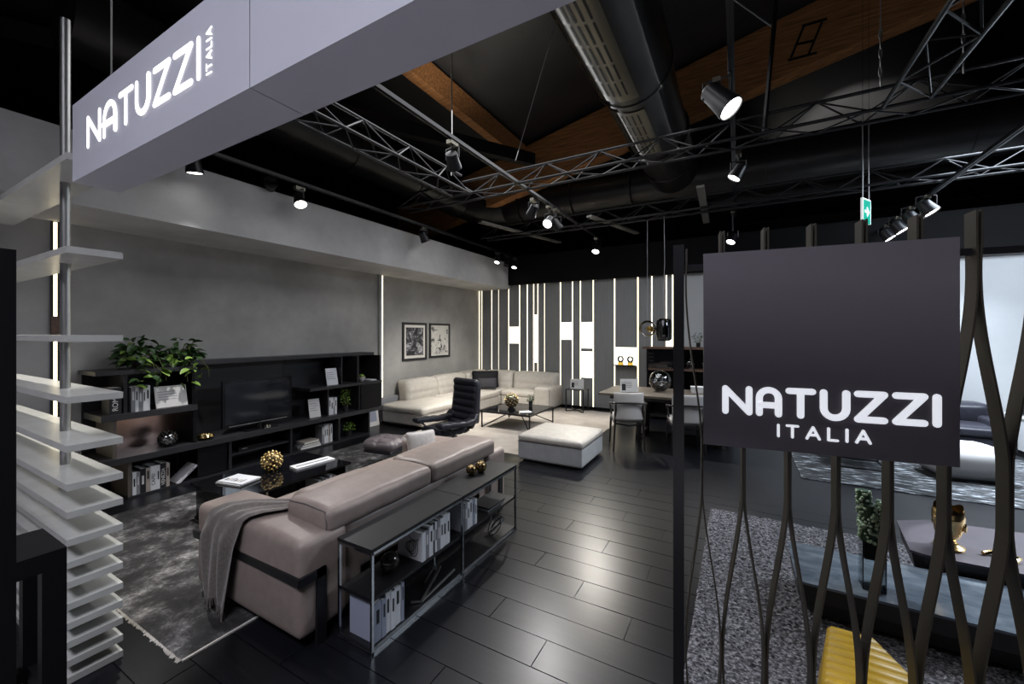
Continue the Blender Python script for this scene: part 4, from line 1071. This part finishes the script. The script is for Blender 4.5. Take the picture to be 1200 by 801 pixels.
def glass_globe(label, loc, r, seed=2):
    t = thing('glass_globe', label, 'ornament', loc)
    gb = MB().ball((0, 0, r), r, 28, 18).build('glass_ball', 'globe_glass', t, True, 80)
    rr = random.Random(seed)
    MB().lathe([(.05, .002), (.05, .012), (0, .012)], 18).build('foot', 'mirror_chrome', t)
    for k in range(16):
        a = rr.uniform(0, 6.28); q = r * .62 * rr.random() ** .5; z = r + rr.uniform(-.6, .55) * r
        MB().ball((q * math.cos(a), q * math.sin(a), z), r * rr.uniform(.07, .14), 8, 6).build('chrome_bead', 'mirror_chrome', gb, True)
    MB().tube([(r * .985 * math.cos(a), r * .985 * math.sin(a), r) for a in [2 * math.pi * j / 40 for j in range(40)]], r * .012, 5, True).build('rim', 'steel', t, True)
    return t
glass_globe('large clear glass globe with chrome beads on the dining table', (-1.11, 6.92, .72), .172)
card_frame('white display card standing on the dining table', (-1.52, 6.56, .7215), .28, .21, R(24), R(12))
t = thing('white_box', 'long white box on the dining table behind the screen post', 'box', (-.45, 7.1, .72), R(8)); B(-.22, .22, -.08, .08, 0, .075).build('body', 'paper', t); B(-.223, .223, -.083, .083, .075, .09).build('lid', 'book_white', t)
# sideboard
sb = thing('sideboard', 'black open sideboard with brown shelves beside the light strips', 'sideboard', (-.95, 8.40, 0))
B(-.62, .85, .19, .21, .05, 1.36).build('back_panel', 'black_satin', sb)
for z in (.05, .48, .95): B(-.62, .85, -.2, .19, z, z + .035).build('shelf', 'wood_brown' if z > .9 else 'wood_dark', sb)
B(-.70, .88, -.22, .21, 1.36, 1.40).build('top_board', 'wood_brown', sb)
for x in (-.62, -.02, .82): B(x, x + .03, -.2, .19, .085, 1.36).build('side_panel', 'black_satin', sb)
B(-.585, -.025, -.205, -.19, .99, 1.355).build('glass_door', 'black_glass', sb)
for x in (-.55, .78):
    for y in (-.15, .14): B(x, x + .04, y, y + .04, 0, .05).build('foot', 'black_metal', sb)
glass_globe('small glass globe with chrome beads on the sideboard shelf', (-.50, 8.34, .985), .11, 5)
glass_globe('small glass globe on the sideboard behind the dark post', (-.80, 8.34, .985), .10, 7)
for k, (x, mt) in enumerate(((-.47, 'book_white'), (-.42, 'book_white'), (-.37, 'book_grey'), (-.335, 'book_white'), (-.29, 'book_white'))):
    o = book(f'{CN[mt]} book, {ORD[k]} in the row on top of the sideboard', (x, 8.24, 1.40), .034, .18, .2, mt, group='books on top of the sideboard'); o.rotation_euler = (0, 0, R(-90))
sprig('potted_plant', 'wispy grey plant on top of the sideboard', (-.66, 8.36, 1.40), .26, .12, 60, 'leaf_dark', .04, .08, seed=8)
sprig('potted_plant', 'bright green plant on the dining table near the sign panel', (-.1, 6.85, .72), .2, .10, 110, 'leaf_bright', .05, .08, seed=9)
# niche vases
for k, x in enumerate((-2.17, -1.97)):
    t = thing('round_vase', ('round clear vase with amber base in the niche, towards the corner sofa', 'round clear vase with amber base in the niche, towards the sideboard')[k], 'vase', (x, 8.58, 1.0), 0, 'round vases in the glowing niche')
    MB().lathe([(.03, .05), (.05, .06), (.07, .10), (.072, .13), (.055, .17), (.04, .185)], 18).build('glass_bowl', 'globe_glass', t, True); MB().lathe([(.055, .0), (.06, .03), (.05, .06), (0, .06)], 18).build('amber_base', 'amber', t, True)
tag(B(-2.29, -1.85, 8.50, 8.63, .978, 1.0).build('niche_ledge', 'black_satin'), 'thin dark ledge below the glowing niche with vases', 'shelf')
# pendants
t = thing('pendant_lamp', 'smoked mirror glass pendant lamp above the dining table', 'lamp', (-1.09, 7.18, 1.53))
MB().lathe([(.02, 0), (.09, .004), (.12, .03), (.128, .08), (.128, .30), (.118, .35), (.085, .375), (.02, .38)], 28).build('glass_shade', 'smoke_glass', t, True)
MB().lathe([(.02, .02), (.075, .025), (.085, .06), (.085, .30), (.06, .34), (.02, .345)], 24).build('inner_shade', 'mirror_chrome', t, True)
MB().lathe([(0, .10), (.03, .11), (.03, .24), (0, .25)], 12).build('bulb', 'niche_glow', t, True)
MB().tube([(0, 0, .345), (0, 0, .42), (-.015, 0, .8), (.01, 0, 1.3), (0, 0, 2.1)], .004, 6).build('cord', 'cable', t, True)
t = thing('pendant_lamp', 'clear round pendant disc with an amber core', 'lamp', (-1.36, 7.18, 1.60))
MB().lathe([(.02, -.05), (.11, -.035), (.14, 0), (.11, .035), (.02, .05)], 28, (0, 0, .14), 'y').build('glass_disc', 'globe_glass', t, True)
MB().lathe([(0, -.03), (.05, -.02), (.06, 0), (.05, .02), (0, .03)], 18, (.04, 0, .13), 'y').build('amber_core', 'amber', t, True)
MB().tube([(0, 0, .28), (0, 0, 2.0)], .003, 6).build('cord', 'cable', t)

# ------------------------------------------------------------------ right hand side
t1 = thing('stone_table', 'low grey stone topped coffee table with dark boat shaped base', 'coffee table', (.99, 3.06, .03))
def rpoly(x0, x1, y0, y1, r, n=6):
    out = []
    for cx, cy, a in ((x1 - r, y1 - r, 0), (x0 + r, y1 - r, 90), (x0 + r, y0 + r, 180), (x1 - r, y0 + r, 270)):
        out += arc(cx, cy, r, r, a, a + 90, n)
    return out
top1 = rpoly(-.70, .75, -.26, .25, .05)
MB().prism(top1, .207, .22).build('table_top', 'marble_dark', t1)
MB().ring([[(x * .93, y * .86, .04) for x, y in top1], [(x * .985, y * .97, .12) for x, y in top1], [(x * .99, y * .98, .207) for x, y in top1]]).build('body', 'wood_dark', t1)
B(-.5, .55, -.15, .16, 0, .04).build('plinth', 'black_metal', t1)
t2 = thing('plum_table', 'dark plum coffee table with chamfered corner behind the stone table', 'coffee table', (1.5, 3.66, .03))
poly2 = [(-.52, .19), (-.58, -.29), (-.53, -.32), (-.46, -.33), (.55, -.33), (.62, -.27), (.62, .34), (.5, .40), (-.34, .30)]
MB().prism(poly2, .28, .295).build('table_top', 'plum_top', t2)
MB().ring([[(x * .7, y * .7, .06) for x, y in poly2], [(x * .95, y * .96, .17) for x, y in poly2], [(x * .985, y * .985, .28) for x, y in poly2]]).build('body', 'wood_dark', t2)
B(-.3, .35, -.14, .14, 0, .06).build('plinth', 'black_metal', t2)
# gold head sculpture
hd = thing('head_sculpture', 'shiny golden abstract head sculpture on the plum table', 'sculpture', (1.14, 3.52, .325), R(235)); hd.scale = (.8, .8, .8)
def head(u, v):
    a = 2 * math.pi * u; z = v
    # profile of a head: neck, jaw, cheeks, brow, open crown
    prof = [(0, .050), (.10, .046), (.22, .050), (.30, .072), (.42, .088), (.55, .096), (.68, .104), (.80, .106), (.90, .102), (1.0, .092)]
    for (z0, r0), (z1, r1) in zip(prof[:-1], prof[1:]):
        if z <= z1 + 1e-9: r = r0 + (r1 - r0) * (z - z0) / (z1 - z0); break
    ca, sa = math.cos(a), math.sin(a)
    f = max(0, ca)                                   # front is +x
    r *= 1 + .14 * f * (1 if z > .25 else 0) * math.exp(-((z - .35) / .10) ** 2)        # chin
    nose = math.exp(-(sa / .16) ** 2) * f * (math.exp(-((z - .56) / .07) ** 2) * .36 + math.exp(-((z - .66) / .08) ** 2) * .16)
    eye = -.14 * f * (math.exp(-((sa - .38) / .17) ** 2) + math.exp(-((sa + .38) / .17) ** 2)) * math.exp(-((z - .67) / .05) ** 2)
    lip = math.exp(-(sa / .26) ** 2) * f * (.12 * math.exp(-((z - .46) / .02) ** 2) + .12 * math.exp(-((z - .41) / .02) ** 2))
    brow = .05 * f * math.exp(-((z - .75) / .03) ** 2)
    r *= 1 + nose + eye + lip + brow
    zz = .32 * z + (.018 * math.sin(3 * a + .6) if z > .97 else 0)
    return (r * ca * 1.08 + .012 * z, r * sa * .86, zz)
def headg(u, v): return head(u, v)
MB().grid(headg, 64, 60).build('face', 'gold', hd, True, 80)
MB().grid(lambda u, v: tuple(Vector(head(u, 1 - v * .35)) * (.93 if v > 0 else 1) if v > 0 else Vector(head(u, 1))), 64, 8).build('inner_wall', 'gold_dark', hd, True, 80)
MB().lathe([(0, 0), (.085, 0), (.09, .02), (.06, .035), (.048, .05), (0, .05)], 24).build('base', 'gold', hd, True)
for s_ in (-1, 1): MB().ball((0, s_ * .088, .185), .03, 10, 8, (.8, .35, 1.2)).build('ear', 'gold', hd, True, 80)
t = thing('gold_tool', 'golden curled ornament lying beside the head sculpture', 'ornament', (1.36, 3.50, .325)); MB().tube([(-.08, 0, .012), (-.03, .03, .02), (.03, .02, .03), (.06, -.02, .02), (.03, -.05, .012)], .012, 8).build('curl', 'gold', t, True)
# glass vase with succulent
gv = thing('glass_vase', 'tall square glass vase holding a pale green succulent', 'vase', (.645, 2.93, .25))
for a in range(4):
    m = B(-.05, .05, -.05, -.046, 0, .27).xf(Matrix.Rotation(a * math.pi / 2, 4, 'Z')); m.build('glass_pane', 'clear_glass', gv)
B(-.046, .046, -.046, .046, 0, .012).build('glass_floor', 'clear_glass', gv)
B(-.04, .04, -.04, .04, .165, .265).build('planter', 'soil', gv)
m = MB(); rr = random.Random(5)
for k in range(3):
    bx, by = (-.012, .02, -.02)[k], (.0, .012, -.02)[k]
    hh = (.27, .22, .20)[k]
    for j in range(130):
        z = .26 + hh * rr.random(); a = rr.uniform(0, 6.28); q = .040 * (1 - .3 * ((z - .26) / hh) ** 2)
        c = (bx + q * math.cos(a) + (z - .26) * (-.10, .14, .0)[k], by + q * math.sin(a), z)
        m.ball(c, rr.uniform(.006, .010), 6, 4)
o = m.build('foliage', 'leaf_pale', gv, True, 80); o['kind'] = 'stuff'
for k in range(3): MB().tube([((-.012, .02, -.02)[k], (.0, .012, -.02)[k], .26), ((-.012, .02, -.02)[k] + (.27, .22, .20)[k] * (-.10, .14, 0)[k], (.0, .012, -.02)[k], .26 + (.27, .22, .20)[k])], [.035, .028], 10).build('stem', 'leaf_dark', gv, True)
# yellow chair
yc = thing('yellow_chair', 'low yellow channel stitched leather chair in front of the stone table', 'chair', (.45, 2.2, .03))
rings = []
for k in range(49):
    q = k / 48; yy = .16 - .36 * q
    xl, xr = -.09 - .075 * q, .08 + .17 * q
    rib = .008 * abs(math.sin(math.pi * 8 * q)) ** .6; tp = .268 + rib - .03 * q
    e = .0 if 0 < k < 48 else .006
    rings.append([(xl - .03 + e, yy, .05), (xl - .012 + e, yy, tp * .6), (xl + e, yy, tp - .015), (xl + .018, yy, tp - e), (xr - .018, yy, tp - e), (xr - e, yy, tp - .015), (xr + .012 - e, yy, tp * .6), (xr + .03 - e, yy, .05)])
MB().ring(rings).build('padded_shell', 'yellow_leather', yc, True, 50)
for s_ in (-.07, .07):
    for y in (-.16, .12): MB().tube([(s_, y, 0), (s_, y, .06)], .012, 8).build('leg', 'black_metal', yc)
# far seating on the right
t = thing('pale_pouf', 'rounded pale fabric pouf on the streaked rug', 'pouf', (2.25, 6.60, .0085), R(12)); MB().cushion(-.34, .34, -.26, .30, 0.02, .37, r=.13, puff=(.02, .02, .02), n=16).build('cushion', 'chair_fabric', t, True); B(-.26, .26, -.2, .22, 0, .03).build('base', 'black_metal', t)
t = thing('pale_pouf', 'low pale fabric seat block beside the rounded pouf', 'pouf', (2.0, 7.35, .0085), R(12)); MB().cushion(-.28, .24, -.22, .28, 0.02, .26, r=.06, puff=(.01, .01, .02), n=12).build('cushion', 'chair_fabric', t, True); B(-.2, .2, -.16, .2, 0, .03).build('base', 'black_metal', t)
t = thing('wire_table', 'thin black wire table frame on the streaked rug', 'side table', (1.32, 6.6, .0085))
for x in (-.24, .24):
    for y in (-.24, .24): B(x - .008, x + .008, y - .008, y + .008, 0, .26).build('leg', 'black_metal', t)
for a in ((-.248, .248, -.248, -.232), (-.248, .248, .232, .248), (-.248, -.232, -.232, .232), (.232, .248, -.232, .232)):
    B(a[0], a[1], a[2], a[3], .26, .275).build('rail', 'black_metal', t); B(a[0], a[1], a[2], a[3], .0, .014).build('rail', 'black_metal', t)
B(-.23, .23, -.23, .23, .262, .270).build('glass_top', 'smoke_glass', t)
bs = thing('black_sofa', 'black leather sofa against the pale rear wall', 'sofa', (2.35, 8.12, 0))
B(-.8, .75, -.3, .42, .03, .09).build('plinth', 'black_metal', bs)
MB().cushion(-.85, .78, -.34, .45, .09, .27, r=.04, n=10).build('base', 'black_leather', bs, True)
for x in (-.82, -.02): MB().cushion(x, x + .79, -.36, .2, .26, .40, r=.05, puff=(0, .01, .02), n=12).build('seat_cushion', 'black_leather', bs, True); MB().cushion(x, x + .79, .12, .46, .36, .66, r=.08, puff=(0, .02, .01), n=12).build('back_cushion', 'black_leather', bs, True)
MB().cushion(.60, .82, -.36, .46, .09, .50, r=.05, n=10).build('armrest', 'black_leather', bs, True); MB().cushion(-.92, -.80, -.36, .46, .09, .50, r=.05, n=10).build('armrest', 'black_leather', bs, True)
wc = thing('white_cabinet', 'white display cabinet beside the black leather sofa', 'cabinet', (3.62, 8.30, 0))
B(-.26, .26, -.25, .25, .06, .50).build('body', 'wall_light', wc)
for x in (-.25, -.08, .09): B(x, x + .16, -.262, -.25, .08, .48).build('door', 'paper', wc)
B(-.28, .28, -.27, .26, .50, .53).build('top', 'paper', wc); B(-.24, .24, -.2, .22, 0, .06).build('plinth', 'black_metal', wc)
t = thing('glass_lantern', 'boxy clear glass lantern on the white cabinet', 'lantern', (3.48, 8.25, .53))
for a in range(4): B(-.11, .11, -.11, -.105, .02, .14).xf(Matrix.Rotation(a * math.pi / 2, 4, 'Z')).build('pane', 'clear_glass', t)
B(-.115, .115, -.115, .115, 0, .02).build('base', 'steel', t); B(-.12, .12, -.12, .12, .14, .155).build('lid', 'paper', t)
sprig('potted_plant', 'leafy green plant on the white cabinet', (3.78, 8.36, .53), .46, .16, 160, 'leaf_bright', .07, .13, 'paper', seed=14, size=.07)

# ------------------------------------------------------------------ ribbon screen with the dark sign
sc = thing('ribbon_screen', 'black screen of twisted vertical metal ribbons with a square post', 'screen', (-.22, 1.83, 0), R(7.3))
MB().box(-.021, .021, -.021, .021, 0, 2.02).build('post', 'black_metal', sc)
PITCH = .1512; U0 = .1613
for z in (1.925, .06):
    B(.021, 1.32, -.008, .008, z - .012, z + .012).build('cross_rail', 'black_metal', sc)
B(1.32, 1.362, -.021, .021, 0, 2.02).build('post', 'black_metal', sc)
def roff(z):
    ph = (z - 1.86) / 1.5
    c = .5 - .5 * math.cos(2 * math.pi * ph)
    c = min(1, c * 1.06)
    return PITCH / 2 * c
def ribbon(k, sgn):
    pts = []; zz = [0.0 + 2.06 * i / 70 for i in range(71)]
    if k < 0: return
    rings = []
    for z in zz:
        u = U0 + PITCH * k + sgn * (.0035 + (PITCH / 2 - .007) / (PITCH / 2) * roff(min(z, 1.95)))
        rings.append([(u - .003, -.030, z), (u + .003, -.030, z), (u + .003, .030, z), (u - .003, .030, z)])
    MB().ring(rings).build('ribbon', 'ribbon_metal', sc)
pm('ribbon_metal', (.036, .030, .021), .5, .1, bump=(300, .15, .001))
for k in range(13):
    for s_ in (-1, 1):
        if U0 + PITCH * k + s_ * .076 < 1.32: ribbon(k, s_)
# half ribbon next to the post
rings = []
for i in range(71):
    z = 2.0 * i / 70; u = .028 + roff(min(z, 1.95)) * .80 + .0 
    rings.append([(u - .003, -.03, z), (u + .003, -.03, z), (u + .003, .03, z), (u - .003, .03, z)])
MB().ring(rings).build('ribbon', 'ribbon_metal', sc)
sp = thing('sign_panel', 'square dark sign panel reading NATUZZI ITALIA on the ribbon screen', 'sign', (-.22, 1.83, 0), R(7.3))
bd = B(.092, .857, -.054, -.032, 1.21, 1.97).build('board', 'sign_dark', sp)
sw = .0225
wl = [('N', .081), ('A', .062), ('T', .072), ('U', .066), ('Z', .072), ('Z', .072), ('I', 0)]
u0 = .158; W_ = .652; gap = (W_ - sum(x for _, x in wl) - 7 * sw) / 6; u = u0 + sw / 2
for ch, wd in wl:
    letter(ch, wd, .112 - sw, sw, .004, MXZ(u, -.054, 1.337 + sw / 2), 'letter_white', bd); u += wd + sw + gap
sw2 = .0085
wl = [('I', 0), ('T', .034), ('a', .038), ('L', .026), ('I', 0), ('a', .038)]
W_ = .283; gap = (W_ - sum(x for _, x in wl) - 6 * sw2) / 5; u = .342 + sw2 / 2
for ch, wd in wl:
    letter(ch, wd, .050 - sw2, sw2, .004, MXZ(u, -.054, 1.262 + sw2 / 2), 'letter_white', bd); u += wd + sw2 + gap
